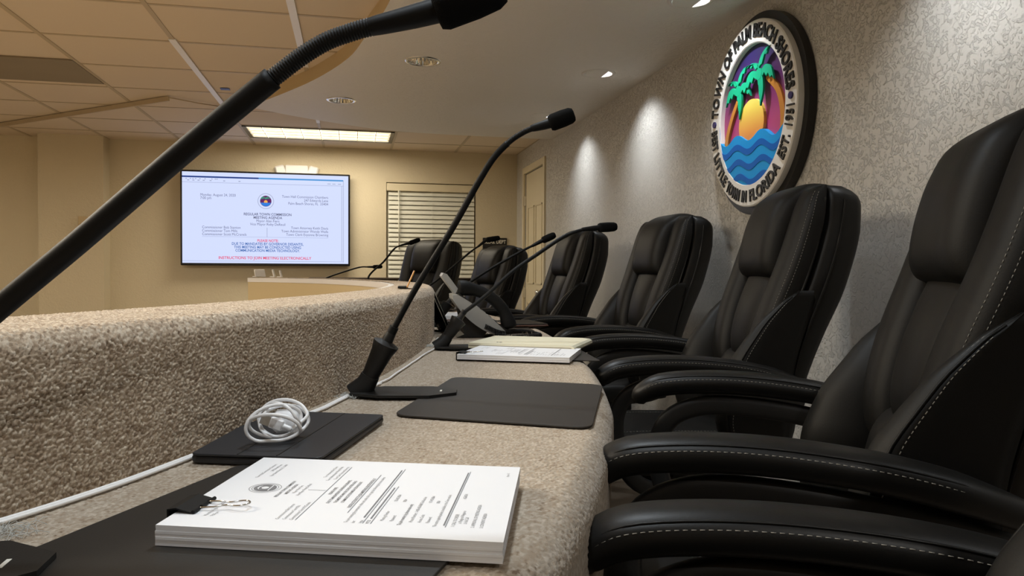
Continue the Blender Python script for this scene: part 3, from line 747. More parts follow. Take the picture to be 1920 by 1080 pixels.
    # lettering around the ring
    def arc_text(tt, a0, a1, outward, nm, size, m_=M['seal_ink']):
        W = [GL[(c, 2)][2] if c != ' ' else 0.30 for c in tt]; tot = sum(W); x = 0; mb = MB(); km = 0.885
        for c, w in zip(tt, W):
            f_ = (x + w / 2) / tot; a = a0 + (a1 - a0) * f_; x += w
            if c == ' ': continue
            V, Fs, adv = GL[(c, 2)]
            er = np.array([math.cos(a), math.sin(a)]); et = np.array([-math.sin(a), math.cos(a)])
            yv = er if outward else -er; xv = -et if outward else et
            arcl = abs(a1 - a0) * 0.30 / tot
            sxl = arcl * 0.98
            ctr = np.array([hy * km * er[0], hz * km * er[1]])
            L2 = ctr + (V[:, :1] - adv / 2) * sxl * xv + (V[:, 1:2] - 0.35) * size * yv
            W3 = np.stack([np.full(len(V), XW - 0.068), cy - L2[:, 0], cz + L2[:, 1]], 1); n = len(W3)
            cnt = {(f[i], f[(i + 1) % len(f)]) for f in Fs for i in range(len(f))}
            mb.add(W3, Fs); mb.add(np.r_[W3, W3 + np.array([0.006, 0, 0])], [(e[1], e[0], e[0] + n, e[1] + n) for e in cnt if (e[1], e[0]) not in cnt])
        mb.build(nm, m_, t)
    D = math.radians
    arc_text('TOWN OF PALM BEACH SHORES', D(173.5), D(6), True, 'lettering', 0.072)
    for w_, a_, b_ in (('BEST', 182.5, 198.5), ('LITTLE', 201.5, 231), ('TOWN', 234.5, 257), ('IN', 260.5, 268), ('FLORIDA', 272, 316.5), ('EST.', 321, 338), ('1951', 341.5, 358)):
        arc_text(w_, D(a_), D(b_), False, 'lettering', 0.064)
    for a in (D(178), D(2)):
        c = (hy * 0.885 * math.cos(a), hz * 0.885 * math.sin(a)); MB().prism(circ(c, 0.013, 20), 0.062, 0.068, fr(0)).build('dot', M['seal_navy'], t)
seal()

# ------------------------------------------------------------------ dais: carpeted desk with riser
def noise_loops(A, B, pitch, height, ecc=1.25, jit=0.35):
    """dome height and tone of a field of yarn loops at surface coordinates A, B (metres)"""
    pa, pb = pitch * ecc, pitch
    ia = np.floor(A / pa).astype(np.int64); ib = np.floor(B / pb).astype(np.int64)
    best = np.full(A.shape, -1.0); tone = np.zeros(A.shape)
    def h(i, j, k):
        x = (i * 73856093 ^ j * 19349663 ^ k * 83492791) & 0xffffffff
        x = (x ^ (x >> 13)) * 1274126177 & 0xffffffff; x = (x ^ (x >> 16)) * 668265263 & 0xffffffff
        return ((x ^ (x >> 15)) & 0xffff) / 65535.0
    for di in (-1, 0, 1):
        for dj in (-1, 0, 1):
            ci, cj = ia + di, ib + dj
            off = (ci & 1) * 0.5
            ca = (ci + 0.5 + (h(ci, cj, 1) - 0.5) * 2 * jit) * pa; cb = (cj + off * 0.6 + 0.35 + (h(ci, cj, 2) - 0.5) * 2 * jit) * pb
            an = (h(ci, cj, 3) - 0.5) * 2.2; da, db = A - ca, B - cb
            u = np.cos(an) * da + np.sin(an) * db; v = -np.sin(an) * da + np.cos(an) * db
            q = (u / (pitch * 0.74)) ** 2 + (v / (pitch * 0.62)) ** 2
            hh = (0.62 + 0.38 * h(ci, cj, 4)) * np.sqrt(np.clip(1 - q, 0, 1))
            m_ = hh > best; best = np.where(m_, hh, best); tone = np.where(m_, h(ci, cj, 5), tone)
    return np.clip(best, 0, 1) * height, tone

def s_samples(s0, s1, base, dist0=0.8, cap=0.012):
    out = [s0]
    while out[-1] < s1:
        P, _, _ = Rat(np.array([out[-1]])); d = math.hypot(P[0][0], P[0][1]); s = out[-1]
        k = max(1.0, d / dist0)
        if P[0][1] < 0.35: k = 3.5
        if P[0][1] > 3.2 or s > 4.6: k = cap / base
        out.append(s + base * k)
    return np.array(out)

def surface(name, ss, prof, pitch, height, m_, parent, ecc):
    """prof(s) -> (off, z, noff, nz, blen): outward offset / height of the cross-section and its normals"""
    P, T, N = Rat(ss); na = len(ss)
    off, z, no, nz, bl = prof(ss)                       # each [na, nb]
    X = P[:, None, 0] + N[:, None, 0] * off; Y = P[:, None, 1] + N[:, None, 1] * off; Z = z
    A = np.broadcast_to(ss[:, None], off.shape); hgt, tone = noise_loops(A, bl, pitch, height, ecc)
    X = X + N[:, None, 0] * no * hgt; Y = Y + N[:, None, 1] * no * hgt; Z = Z + nz * hgt
    # slow colour drift of the yarn
    tone = np.clip(tone * 0.88 + 0.05 * np.sin(A * 37 + bl * 91) * np.sin(A * 17 - bl * 53) + 0.07, 0, 1)
    return grid_mesh(name, np.stack([X, Y, Z], -1), m_, tone, parent)

def dais():
    d = empty('dais_desk', (0.0, 2.0, 0.0), 'long curved council desk covered in beige loop carpet with raised front riser', 'desk')
    S1 = S_END; S0 = 0.15
    # riser: foot -> up the face -> rounded edge -> top -> inner edge
    H = ZR - ZD; rr = 0.022; step = 0.0011
    ss = s_samples(S0, S1, 0.0011)
    nf = int((H - rr) / step); nr = 24; nt = int(0.21 / 0.0022)
    def prof(ss):
        w = RW(ss)[:, None]; na = len(ss)
        f = np.linspace(0, 1, nf, endpoint=False)[None]; a = np.linspace(0, PI / 2, nr, endpoint=False)[None]; tt = np.linspace(0, 1, nt)[None]
        z1 = ZD - 0.004 + f * (H - rr + 0.004) + 0 * w; o1 = 0 * z1 - 0.004
        z2 = ZR - rr + rr * np.sin(a) + 0 * w; o2 = -0.004 - rr + rr * np.cos(a) + 0 * w
        o3 = -0.004 - rr - tt * (w - rr - 0.010); z3 = np.full(o3.shape, ZR)
        off = np.hstack([o1, o2, o3]); z = np.hstack([z1, z2, z3]) - 0.003
        no = np.hstack([np.ones_like(o1), np.cos(a) + 0 * w, np.zeros_like(o3)]); nz = np.hstack([np.zeros_like(o1), np.sin(a) + 0 * w, np.ones_like(o3)])
        bl = np.hstack([z1, z2[:, :1] + a * rr, (ZR - rr + rr * PI / 2) + tt * (w - rr - 0.01)])
        return off, z, no, nz, bl
    surface('riser_carpet', ss, prof, 0.0034, 0.0034, M['carpet'], d, 1.05)
    # desk top: from the riser foot out to a rounded nose and down the apron
    re = 0.035; step2 = 0.00135; nT = int(0.48 / step2); nn = 36; na_ = 90
    ss2 = s_samples(S0, S1, 0.0014)
    def prof2(ss):
        w = DWd(ss)[:, None]; tt = np.linspace(0, 1, nT, endpoint=False)[None]; a = np.linspace(0, PI / 2, nn, endpoint=False)[None]; f = np.linspace(0, 1, na_)[None]
        o1 = -0.006 + tt * (w - re + 0.006); z1 = np.full(o1.shape, ZD); o2 = w - re + re * np.sin(a); z2 = ZD - re + re * np.cos(a) + 0 * w
        o3 = w + 0 * f - 0.03 * f ** 2; z3 = ZD - re - f * 0.30 + 0 * w
        off = np.hstack([o1, o2, o3]); z = np.hstack([z1, z2, z3]) - 0.0018
        no = np.hstack([np.zeros_like(o1), np.sin(a) + 0 * w, np.ones_like(o3)]); nz = np.hstack([np.ones_like(o1), np.cos(a) + 0 * w, np.zeros_like(o3)])
        bl = np.hstack([o1, w - re + a * re, w - re + re * PI / 2 + f * 0.30])
        return off, z, no, nz, bl
    surface('desk_carpet', ss2, prof2, 0.0030, 0.0019, M['carpet2'], d, 1.2)
    # body below
    s3 = np.linspace(S0, S1, 160); P, T, N = Rat(s3); w = DWd(s3)[:, None]
    for nm, o_out, o_in, z0, z1, m_ in (('apron', w[:, 0] - 0.032, w[:, 0] - 0.06, 0.30, ZD - 0.30, M['brown']), ('inner_panel', -RW(s3) + 0.004, -RW(s3) - 0.012, ZFL, ZR - 0.03, M['panel']), ('trim_edge', -RW(s3) + 0.012, -RW(s3) - 0.016, ZR - 0.030, ZR - 0.003, M['laminate']),
                                        ('desk_board', w[:, 0] - 0.01, 0 * w[:, 0] - 0.02, ZD - 0.03, ZD - 0.012, M['brown']), ('support_wall', 0 * w[:, 0] - 0.0, 0 * w[:, 0] - 0.04, 0.0, ZD - 0.02, M['brown'])):
        a_ = P + N * o_out[:, None]; b_ = P + N * o_in[:, None]
        rings = [np.array([[a_[i, 0], a_[i, 1], z0], [a_[i, 0], a_[i, 1], z1], [b_[i, 0], b_[i, 1], z1], [b_[i, 0], b_[i, 1], z0]]) for i in range(len(s3))]
        MB().loft(rings).build(nm, m_, d)
dais()

# ------------------------------------------------------------------ chairs
SP = np.array([(0.40, -0.205), (0.50, -0.195), (0.60, -0.192), (0.72, -0.205), (0.84, -0.240), (0.95, -0.281), (1.05, -0.312), (1.13, -0.329), (1.20, -0.338)])
def spy(z): return np.interp(z, SP[:, 0], SP[:, 1])
def spn(z):
    dy = (spy(z + 0.03) - spy(z - 0.03)) / 0.06; n = np.array([1.0, -dy]); return n / np.linalg.norm(n)   # (y,z) front normal
def smooth_sp():
    global SP
    c = catmull(SP, 60); SP = c
smooth_sp()

def puff(mb, z0, z1, xc, hw, th, nu=15, nv=22, pe=2.6, pv=2.6, back=0.012, d0=0.0, top_round=1.0):
    """upholstered cushion lying on the spine curve; xc, hw functions of v (0 bottom .. 1 top)"""
    F, Bk = [], []
    for j in range(nv):
        tv = -math.cos(PI * j / (nv - 1)); v = 0.5 + 0.5 * tv
        z = z0 + (z1 - z0) * v; n = spn(z); y = spy(z); ev = (1 - abs(tv) ** pv) ** (1 / 2.2) if abs(tv) < 1 else 0
        rf, rb = [], []
        for i in range(nu):
            u = -math.cos(PI * i / (nu - 1)); eu = (1 - abs(u) ** pe) ** (1 / 2.2) if abs(u) < 1 else 0
            h = th(v) if callable(th) else th
            w = hw(v) if callable(hw) else hw
            shrink = 0.90 + 0.10 * (1 - abs(tv) ** 6)
            x = (xc(v) if callable(xc) else xc) + u * w * shrink; d = d0 + h * eu * ev
            rf.append((x, y + n[0] * d, z + n[1] * d)); rb.append((x, y - n[0] * (back - d0 * 0), z - n[1] * back))
        F.append(rf); Bk.append(rb)
    F = np.array(F); Bk = np.array(Bk); nv_, nu_ = F.shape[:2]; V = np.r_[F.reshape(-1, 3), Bk.reshape(-1, 3)]; o = nv_ * nu_; Fs = []
    for j in range(nv_ - 1):
        for i in range(nu_ - 1):
            a = j * nu_ + i; Fs.append((a + 1, a, a + nu_, a + nu_ + 1)); Fs.append((o + a, o + a + 1, o + a + nu_ + 1, o + a + nu_))
    for i in range(nu_ - 1): Fs.append((i, i + 1, o + i + 1, o + i)); a = (nv_ - 1) * nu_ + i; Fs.append((a + 1, a, o + a, o + a + 1))
    for j in range(nv_ - 1): a = j * nu_; Fs.append((a + nu_, a, o + a, o + a + nu_)); b_ = a + nu_ - 1; Fs.append((b_, b_ + nu_, o + b_ + nu_, o + b_))
    mb.add(V, Fs)

def stitch(mb, path, L=0.0042, gap=0.0028, r=0.0007):
    P = np.asarray(path, float); s = np.r_[0, np.cumsum(np.linalg.norm(np.diff(P, axis=0), axis=1))]; q = 0
    at = lambda t: np.array([np.interp(t, s, P[:, k]) for k in range(3)])
    while q + L < s[-1]:
        mb.tube([at(q), at(q + L)], r, 4); q += L + gap

def chair_proto():
    t = empty('executive_chair', (0, 0, 0)); W = False
    # shell: lofted closed body behind the cushions
    mb = MB(); rings = []
    zs = np.r_[np.linspace(0.44, 1.10, 26), np.linspace(1.12, 1.205, 9)]
    for z in zs:
        hw = np.interp(z, [0.44, 0.52, 0.60, 0.72, 0.85, 0.97, 1.06, 1.12, 1.17, 1.19, 1.205], [0.20, 0.235, 0.250, 0.258, 0.260, 0.262, 0.260, 0.254, 0.250, 0.242, 0.222])
        th = np.interp(z, [0.44, 0.55, 0.75, 0.95, 1.10, 1.17, 1.19, 1.205], [0.07, 0.10, 0.120, 0.135, 0.135, 0.125, 0.110, 0.075])
        n = spn(z); y = spy(z); a = np.arange(36) * 2 * PI / 36; c, s_ = np.cos(a), np.sin(a); e = 2 / 4.2
        X = hw * np.sign(c) * np.abs(c) ** e; D = -th / 2 + 0.006 + th / 2 * np.sign(s_) * np.abs(s_) ** e
        rings.append(np.stack([X, y + n[0] * D, z + n[1] * D], 1))
    mb.loft(rings)
    # piping welts round the shell edge
    for k in (0.004, -0.045):
        for sx in (-1, 1):
            pa = []
            for z in np.linspace(0.56, 1.17, 24):
                hw = np.interp(z, [0.44, 0.52, 0.60, 0.72, 0.85, 0.97, 1.06, 1.12, 1.17, 1.19, 1.205], [0.20, 0.235, 0.250, 0.258, 0.260, 0.262, 0.260, 0.254, 0.250, 0.242, 0.222])
                n = spn(z); D = k - 0.006; pa.append((sx * (hw - (0.006 if k > 0 else -0.001)), spy(z) + n[0] * D, z + n[1] * D))
            mb.tube(pa, 0.0035, 6)
    mb.build('backrest', M['leather2'], t, True, W, auto=60)
    # centre panel
    mb = MB(); puff(mb, 0.715, 1.02, 0.0, lambda v: 0.088 + 0.045 * min(1, v * 1.3), 0.050, back=0.002); mb.build('centre_cushion', M['leather'], t, True, W)
    mb = MB(); puff(mb, 0.49, 0.74, 0.0, lambda v: 0.215 - 0.05 * v, 0.050, back=0.002); mb.build('lumbar_cushion', M['leather'], t, True, W)
    # side bolsters
    for sx in (-1, 1):
        mb = MB()
        xc = lambda v, sx=sx: sx * np.interp(v, [0, 0.3, 0.6, 0.85, 1.0], [0.150, 0.178, 0.190, 0.188, 0.180])
        hw = lambda v: np.interp(v, [0, 0.3, 0.6, 0.85, 1.0], [0.060, 0.068, 0.068, 0.068, 0.062])
        puff(mb, 0.66, 1.205, xc, hw, lambda v: 0.046 + 0.012 * math.sin(PI * v), back=0.004, nv=30, pe=3.2, pv=6.0)
        mb.cur = 1
        for e in (0.78, 0.92):
            pa = []
            for v in np.linspace(0.30, 0.97, 40):
                z = 0.66 + (1.205 - 0.66) * v; tv = 2 * v - 1; ev = (1 - abs(tv) ** 6.0) ** (1 / 2.2); eu = (1 - e ** 3.2) ** (1 / 2.2); n = spn(z)
                d = (0.046 + 0.012 * math.sin(PI * v)) * eu * ev + 0.0004
                pa.append((xc(v) + sx * e * hw(v), spy(z) + n[0] * d, z + n[1] * d))
            stitch(mb, pa, 0.0045, 0.0035, 0.0006)
        mb.build('side_bolster', [M['leather'], M['thread']], t, True, W)
    # headrest pillow folded over the top
    mb = MB(); rings = []
    path = [(0.945, 0.035), (0.948, 0.060), (0.972, 0.080), (1.02, 0.090), (1.07, 0.092), (1.12, 0.086), (1.175, 0.066)]
    outer = []
    for z, d in path: n = spn(z); outer.append((spy(z) + n[0] * d, z + n[1] * d))
    outer += [(-0.318, 1.214), (-0.365, 1.224), (-0.420, 1.214), (-0.462, 1.185), (-0.470, 1.13)]
    inner = []
    for z in (0.945, 0.97, 1.0, 1.04, 1.08, 1.12, 1.16): n = spn(z); inner.append((spy(z) + n[0] * 0.004, z + n[1] * 0.004))
    inner += [(-0.352, 1.19), (-0.375, 1.196), (-0.40, 1.19), (-0.430, 1.17), (-0.450, 1.13)]
    O = catmull(outer, 40); I = catmull(inner, 40)
    for i in range(15):
        u = -math.cos(PI * i / 14); k = (1 - abs(u) ** 6.5) ** (1 / 2.6) if abs(u) < 1 else 0.02
        k = max(k, 0.02); ring = np.r_[I + (O - I) * k, I[::-1]]
        rings.append(np.c_[np.full(len(ring), u * 0.142), ring])
    mb.loft(rings); mb.build('headrest', M['leather'], t, True, W, auto=70)
    # wings: wedge cushions filling the corner between bolster and shell, ridge along the outer front edge
    for sx in (-1, 1):
        mb = MB(); rings = []; n_ = 28; ri = []
        for j in range(n_):
            v = j / (n_ - 1); z = 0.925 - v * 0.43
            L = np.interp(v, [0, 0.08, 0.2, 0.4, 0.6, 0.8, 0.93, 1.0], [0.006, 0.036, 0.066, 0.098, 0.116, 0.120, 0.108, 0.08])
            w = np.interp(v, [0, 0.1, 0.3, 0.6, 1.0], [0.012, 0.044, 0.080, 0.105, 0.112]); xo = np.interp(v, [0, 0.3, 0.7, 1.0], [0.262, 0.272, 0.284, 0.276]); yb = spy(z)
            q = [(xo - 0.004, -0.045), (xo, L * 0.35), (xo + 0.001, L * 0.80), (xo - 0.004, L * 0.985), (xo - w * 0.30, L * 1.14), (xo - w * 0.72, L * 1.02), (xo - w, L * 0.52), (xo - w * 1.02, 0.0), (xo - w * 0.8, -0.040)]
            C_ = catmull(q + [q[0]], 37)[:-1]
            rings.append(np.c_[sx * C_[:, 0], yb + C_[:, 1], np.full(36, z)]); ri.append((xo, yb, z, L, w))
        mb.loft(rings if sx > 0 else [g[::-1] for g in rings]); mb.cur = 1
        stitch(mb, [(sx * (a[0] - 0.004 - a[4] * 0.09), a[1] + a[3] * 1.045 + 0.0008, a[2]) for a in ri[2:26]], 0.0045, 0.0032, 0.0007)
        stitch(mb, [(sx * (a[0] + 0.0012), a[1] + a[3] * 0.86, a[2]) for a in ri[2:26]], 0.0045, 0.0032, 0.0007)
        mb.cur = 0; mb.tube([(sx * (a[0] - 0.0015), a[1] + a[3] * 0.985, a[2]) for a in ri[1:27]], 0.0022, 6)
        mb.build('wing_cushion', [M['leather'], M['thread']], t, True, W)
    # seat
    mb = MB(); rings = []
    for j in range(22):
        q = -math.cos(PI * j / 21); y = 0.045 + 0.265 * q; k = max(0.05, (1 - abs(q) ** 5) ** (1 / 3.0)) if abs(q) < 1 else 0.05
        a = np.arange(36) * 2 * PI / 36; c, s_ = np.cos(a), np.sin(a); e = 2 / 3.6
        X = 0.262 * (0.86 + 0.14 * k) * np.sign(c) * np.abs(c) ** e; top = 0.475 + 0.058 * k * np.sign(s_) * np.abs(s_) ** e - 0.035 * max(0, q) ** 3
        top = top - 0.012 * np.exp(-(X / 0.12) ** 2) * (s_ > 0)
        rings.append(np.stack([X, np.full(36, y), top], 1))
    mb.loft(rings); mb.cur = 1
    for sx in (-1, 1):
        stitch(mb, [(sx * 0.14, y, 0.5335 - 0.035 * max(0, (y - 0.045) / 0.265) ** 3 - 0.012 * math.exp(-(0.14 / 0.12) ** 2)) for y in np.linspace(-0.12, 0.22, 20)], 0.005, 0.004)
    mb.build('seat', [M['leather2'], M['thread']], t, True, W)
    # arms
    for sx in (-1, 1):
        ax = sx * 0.325
        P = np.array([0, 0, 0.005]) + catmull([(ax, 0.268, 0.680), (ax, 0.255, 0.702), (ax, 0.215, 0.722), (ax, 0.13, 0.732), (ax, 0.03, 0.732), (ax, -0.08, 0.722), (ax * 0.985, -0.17, 0.704), (ax * 0.95, -0.235, 0.682), (ax * 0.92, -0.262, 0.672)], 34)
        rw = np.interp(np.linspace(0, 1, 34), [0, 0.03, 0.10, 0.25, 0.75, 0.92, 1.0], [0.008, 0.026, 0.036, 0.041, 0.040, 0.032, 0.012])
        mb = MB(); mb.tube(P, rw, 20, flat=0.60, up=(0, 0, 1), power=2.5); mb.cur = 1
        th = math.radians(38)
        T_ = np.gradient(P, axis=0)
        for side in (-1, 1):
            for (an, skip) in ((38, 0), (18, 0)):
                e = 2 / 2.5; c_, s_ = math.cos(math.radians(an)) ** e, math.sin(math.radians(an)) ** e
                pa = [(P[i][0] + side * (rw[i] * c_ + 0.0002), P[i][1], P[i][2] + rw[i] * 0.60 * s_ + 0.0003) for i in range(2, 33)]
                if an == 18: stitch(mb, pa, 0.0048, 0.0034, 0.0006)
                else:
                    mb.cur = 0; mb.tube(pa, 0.0016, 5); mb.cur = 1
        pad = mb.build('armrest_pad', [M['leather2'], M['thread']], t, True, W)
        F_ = catmull([(ax * 0.90, -0.26, 0.628), (ax * 0.97, -0.16, 0.658), (ax, -0.04, 0.680), (ax, 0.08, 0.689), (ax, 0.150, 0.680), (ax, 0.200, 0.650), (ax, 0.222, 0.595), (ax, 0.212, 0.51), (ax * 0.98, 0.17, 0.44), (ax * 0.86, 0.10, 0.405), (ax * 0.6, 0.05, 0.405)], 44)
        mb = MB(); mb.tube(F_, 0.021, 14, flat=0.62, up=(1, 0, 0), power=3.2)
        mb.build('arm_frame', M['plastic'], t, True, W, auto=50)
    # under-seat plate, gas lift, star base and castors
    mb = MB(); mb.box((0, 0.02, 0.405), (0.34, 0.26, 0.035), bev=0.008); mb.build('seat_plate', M['metal_blk'], t, False, W)
    mb = MB(); mb.lathe([(0.028, 0.10), (0.028, 0.26), (0.018, 0.262), (0.018, 0.40)], (0, 0, 0), 20, cap=True); mb.build('gas_lift', M['metal_blk'], t, True, W, auto=40)
    for k in range(5):
        a = k * 2 * PI / 5 + 0.3; d = np.array([math.cos(a), math.sin(a), 0])
        mb = MB(); mb.tube([d * 0.02 + [0, 0, 0.115], d * 0.16 + [0, 0, 0.10], d * 0.31 + [0, 0, 0.075]], [0.032, 0.025, 0.017], 10, flat=0.8, up=(0, 0, 1)); lg = mb.build('base_leg', M['plastic'], t, True, W)
        s_ = np.array([-d[1], d[0], 0]); mb = MB()
        for q in (-1, 1): mb.lathe([(0.001, -0.008), (0.024, -0.008), (0.027, 0), (0.024, 0.008), (0.001, 0.008)], d * 0.31 + s_ * q * 0.013 + [0, 0, 0.0275], 16, s_)
        mb.build('castor', M['plastic'], lg, True, W)
    return t

def copy_tree(o, parent=None):
    c = o.copy(); col.objects.link(c)
    if parent is not None: c.parent = parent
    for ch in [q for q in bpy.data.objects if q.parent == o and q != c]: copy_tree(ch, c)
    return c

CH_POS = [(0.355, 0.35, 0.398), (0.707, 1.145, 0.465), (0.934, 2.073, 0.201), (1.03, 3.124, -0.02), (0.92, 4.12, -0.05), (0.66, 4.98, -0.30), (0.36, 5.75, -0.72)]
CH_DZ = [-0.022, 0, 0, 0, -0.015, -0.08, -0.01]
CH_LAB = ['black leather executive chair nearest the camera, mostly cut off at the lower right',
          'large black leather executive chair at the right edge of the picture with white stitched wings',
          'black leather executive chair standing right below the town seal',
          'black leather executive chair between the one under the seal and the long microphone head',
          'black leather executive chair in front of the cream door edge, overlapped by a microphone stem',
          'black leather executive chair below the black BLDG DEPT sign',
          'farthest black leather executive chair, standing in front of the window blind']
proto = chair_proto()
chairs = [proto] + [copy_tree(proto) for _ in range(len(CH_POS) - 1)]
for o, (x, y, th), lb in zip(chairs, CH_POS, CH_LAB):
    o.location = (x, y, 0.0); fw = (-math.cos(th), math.sin(th)); o.rotation_euler = (0, 0, math.atan2(fw[1], fw[0]) - PI / 2)
    tag(o, lb, 'chair', 'black executive chairs along the dais')
for o, dz in zip(chairs, CH_DZ):
    for ch in [q for q in bpy.data.objects if q.parent == o and not q.name.startswith(('base_leg', 'gas_lift'))]: ch.location.z += dz

# ------------------------------------------------------------------ microphones
def mic(base, n, stem_px, head_px, label, plate=None, k=1.0, flexfrom=0.70, plane_n=None, rs=0.0057, rn=None):
    base = np.array([base[0], base[1], ZD]); n = np.array(n, float); n /= np.linalg.norm(n); pn = n if plane_n is None else np.array(plane_n, float)
    pdir = np.array(plate if plate is not None else n, float); pdir /= np.linalg.norm(pdir); side = np.array([-pdir[1], pdir[0]])
    t = empty('gooseneck_microphone', tuple(base), label, 'microphone', 'gooseneck microphones along the dais')
    P3 = [onplane(px, py, base, pn) for px, py in stem_px]; H3 = [onplane(px, py, base, pn) for px, py in head_px]
    foot = base + np.array([0, 0, 0.012]); s0 = np.array(P3[0]); ax = s0 - foot; ax = ax / np.linalg.norm(ax)
    # plate: flat tongue with clipped tip
    hw = 0.052 * k; Lp = 0.165 * k
    poly = [(-0.020, -hw * 0.55), (0.03, -hw), (Lp - 0.045, -hw), (Lp, -hw * 0.35), (Lp, hw * 0.35), (Lp - 0.045, hw), (0.03, hw), (-0.020, hw * 0.55)]
    ex = np.array([pdir[0], pdir[1], 0]); ey = np.array([side[0], side[1], 0])
    mb = MB(); mb.prism(poly, 0.0045, 0.0090, (base, ex, ey, (0, 0, 1))); pl = mb.build('base_plate', M['plastic'], t)
    mb = MB(); q = base + ex * (Lp - 0.028) + np.array([0, 0, 0.0093]); mb.box(q, (0.0035, 0.017, 0.0003), np.stack([ex, ey, [0, 0, 1]], 1)); mb.build('pale_mark', M['sign_w'], pl, world=False).location = -Vector(t['_o'])
    mb = MB(); mb.tube([base + [0, 0, 0.004] - ex * 0.016, foot + ax * 0.01, foot + ax * 0.028], [0.020, 0.0185, 0.0165], 16, power=2.6); mb.build('foot_bracket', M['plastic'], t, True, auto=50)
    # tapered shock-mount socket
    L = min(0.125 * k, np.linalg.norm(s0 - foot) * 0.98)
    mb = MB(); mb.lathe([(0.001, 0.0), (0.0145, 0.0), (0.0155, L * 0.3), (0.0195, L * 0.66), (0.0235, L * 0.80), (0.0235, L * 0.815), (0.018, L * 0.83), (0.010, L * 0.86), (0.0085, L)], foot, 20, ax); mb.build('socket', M['plastic'], t, True, auto=40)
    top = foot + ax * L
    mb = MB(); mb.tube([top - ax * 0.004, top + ax * 0.012], 0.0085, 12); mb.build('collar', M['metal_blk'], t, True, auto=40)
    C_ = catmull([top + ax * 0.005] + P3[1:], 90); nfl = int(90 * flexfrom)
    mb = MB(); mb.tube(C_[:nfl + 1], rs, 12); mb.build('stem', M['metal_blk'], t, True)
    # ribbed flexible neck
    Cf = C_[nfl:]; s = np.r_[0, np.cumsum(np.linalg.norm(np.diff(Cf, axis=0), axis=1))]; m_ = int(s[-1] / 0.0005); q = np.linspace(0, s[-1], m_)
    Pq = np.stack([np.interp(q, s, Cf[:, i]) for i in range(3)], 1); rq = (rn or rs * 0.86) + 0.0003 * np.sin(q / 0.0020 * 2 * PI)
    mb = MB(); mb.tube(Pq, rq, 10); mb.build('flexible_neck', M['metal_blk'], t, True)
    # capsule and foam windscreen
    h0, h1 = np.array(H3[0]), np.array(H3[1]); a = h1 - h0; Lh = np.linalg.norm(a); a /= Lh; e = C_[-1]
    mb = MB(); mb.tube(catmull([e - (h0 - e) * 0.15, e, e + (h0 - e) * 0.55, h0 + a * 0.004], 12), np.interp(np.linspace(0, 1, 12), [0, 0.2, 0.75, 1], [(rn or rs) * 0.95, (rn or rs), 0.0080, 0.0085]) , 14); mb.build('capsule', M['metal_blk'], t, True, auto=50)
    r = 0.0145 * min(1.0, Lh / 0.045 + 0.1)
    mb = MB(); mb.lathe([(0.006, 0.0), (r * 0.86, Lh * 0.02), (r, Lh * 0.12), (r * 1.02, Lh * 0.55), (r * 0.95, Lh * 0.85), (r * 0.75, Lh * 0.97), (r * 0.4, Lh), (0.0005, Lh)], h0, 20, a); mb.build('windscreen', M['foam'], t, True)
    return t

b1_ = RWC @ np.array([-0.57, 0, -0.50]) if False else (RWC.T @ np.array([-0.575, 0.0, -0.50]))[:2]
tipw = onz(88, 1062, ZD + 0.005)[:2]; _d = (tipw - b1_) / np.linalg.norm(tipw - b1_); b1_ = tipw - _d * 0.165
mic(b1_, (0.978, -0.208), [(-190, 735), (-60, 628), (150, 452), (350, 280), (520, 140), (600, 84), (660, 60), (705, 48)], [(815, 22), (945, -28)],
    'large black gooseneck microphone in the foreground crossing the upper left of the picture', plate=tipw - b1_, flexfrom=0.56, rs=0.0080, rn=0.0060)
b2_ = onz(682, 742, ZD)[:2]; _, _, n2_ = Rat(s_of_y(1.42)); tip2 = onz(833, 742, ZD)[:2]
mic(b2_, n2_, [(735, 622), (780, 540), (850, 425), (895, 345), (925, 297), (955, 266), (980, 249), (1000, 240)], [(1030, 232), (1077, 214)],
    'tall black gooseneck microphone rising beside the bare brown desk mat', plate=tip2 - b2_)
b3_ = onz(828, 655, ZD)[:2]
mic(b3_, (0.97, 0.1), [(868, 588), (910, 555), (960, 510), (1010, 475), (1050, 448), (1075, 436), (1095, 430)], [(1122, 427), (1156, 425)],
    'black gooseneck microphone in front of the desk phone reaching right over the chairs', plate=(1, -0.05), flexfrom=0.75)
b4_ = onz(815, 612, ZD)[:2]
mic(b4_, (0.97, 0.1), [(846, 560), (880, 530), (930, 498), (980, 470), (1000, 460)], [(1017, 451), (1041, 440)],
    'black gooseneck microphone behind the desk phone, head beside a chair top', flexfrom=0.75)
mic((0.40, 4.05), (0.98, 0.15), [(800, 540), (820, 525), (850, 500), (880, 474), (898, 461)], [(912, 450), (937, 446)],
    'black gooseneck microphone whose head covers part of the black sign', flexfrom=0.75)
mic((0.28, 4.72), (0.90, 0.45), [(672, 545), (690, 523), (720, 490), (740, 466), (755, 459)], [(768, 456), (787, 449)],
    'black gooseneck microphone in front of the left edge of the window blind', flexfrom=0.75)
mic((-0.30, 5.32), (0.80, 0.6), [(590, 533), (615, 520), (650, 508), (675, 501), (690, 500.5)], [(700, 500.5), (716, 500)],
    'small low black gooseneck microphone just right of the television below its corner', flexfrom=0.75)

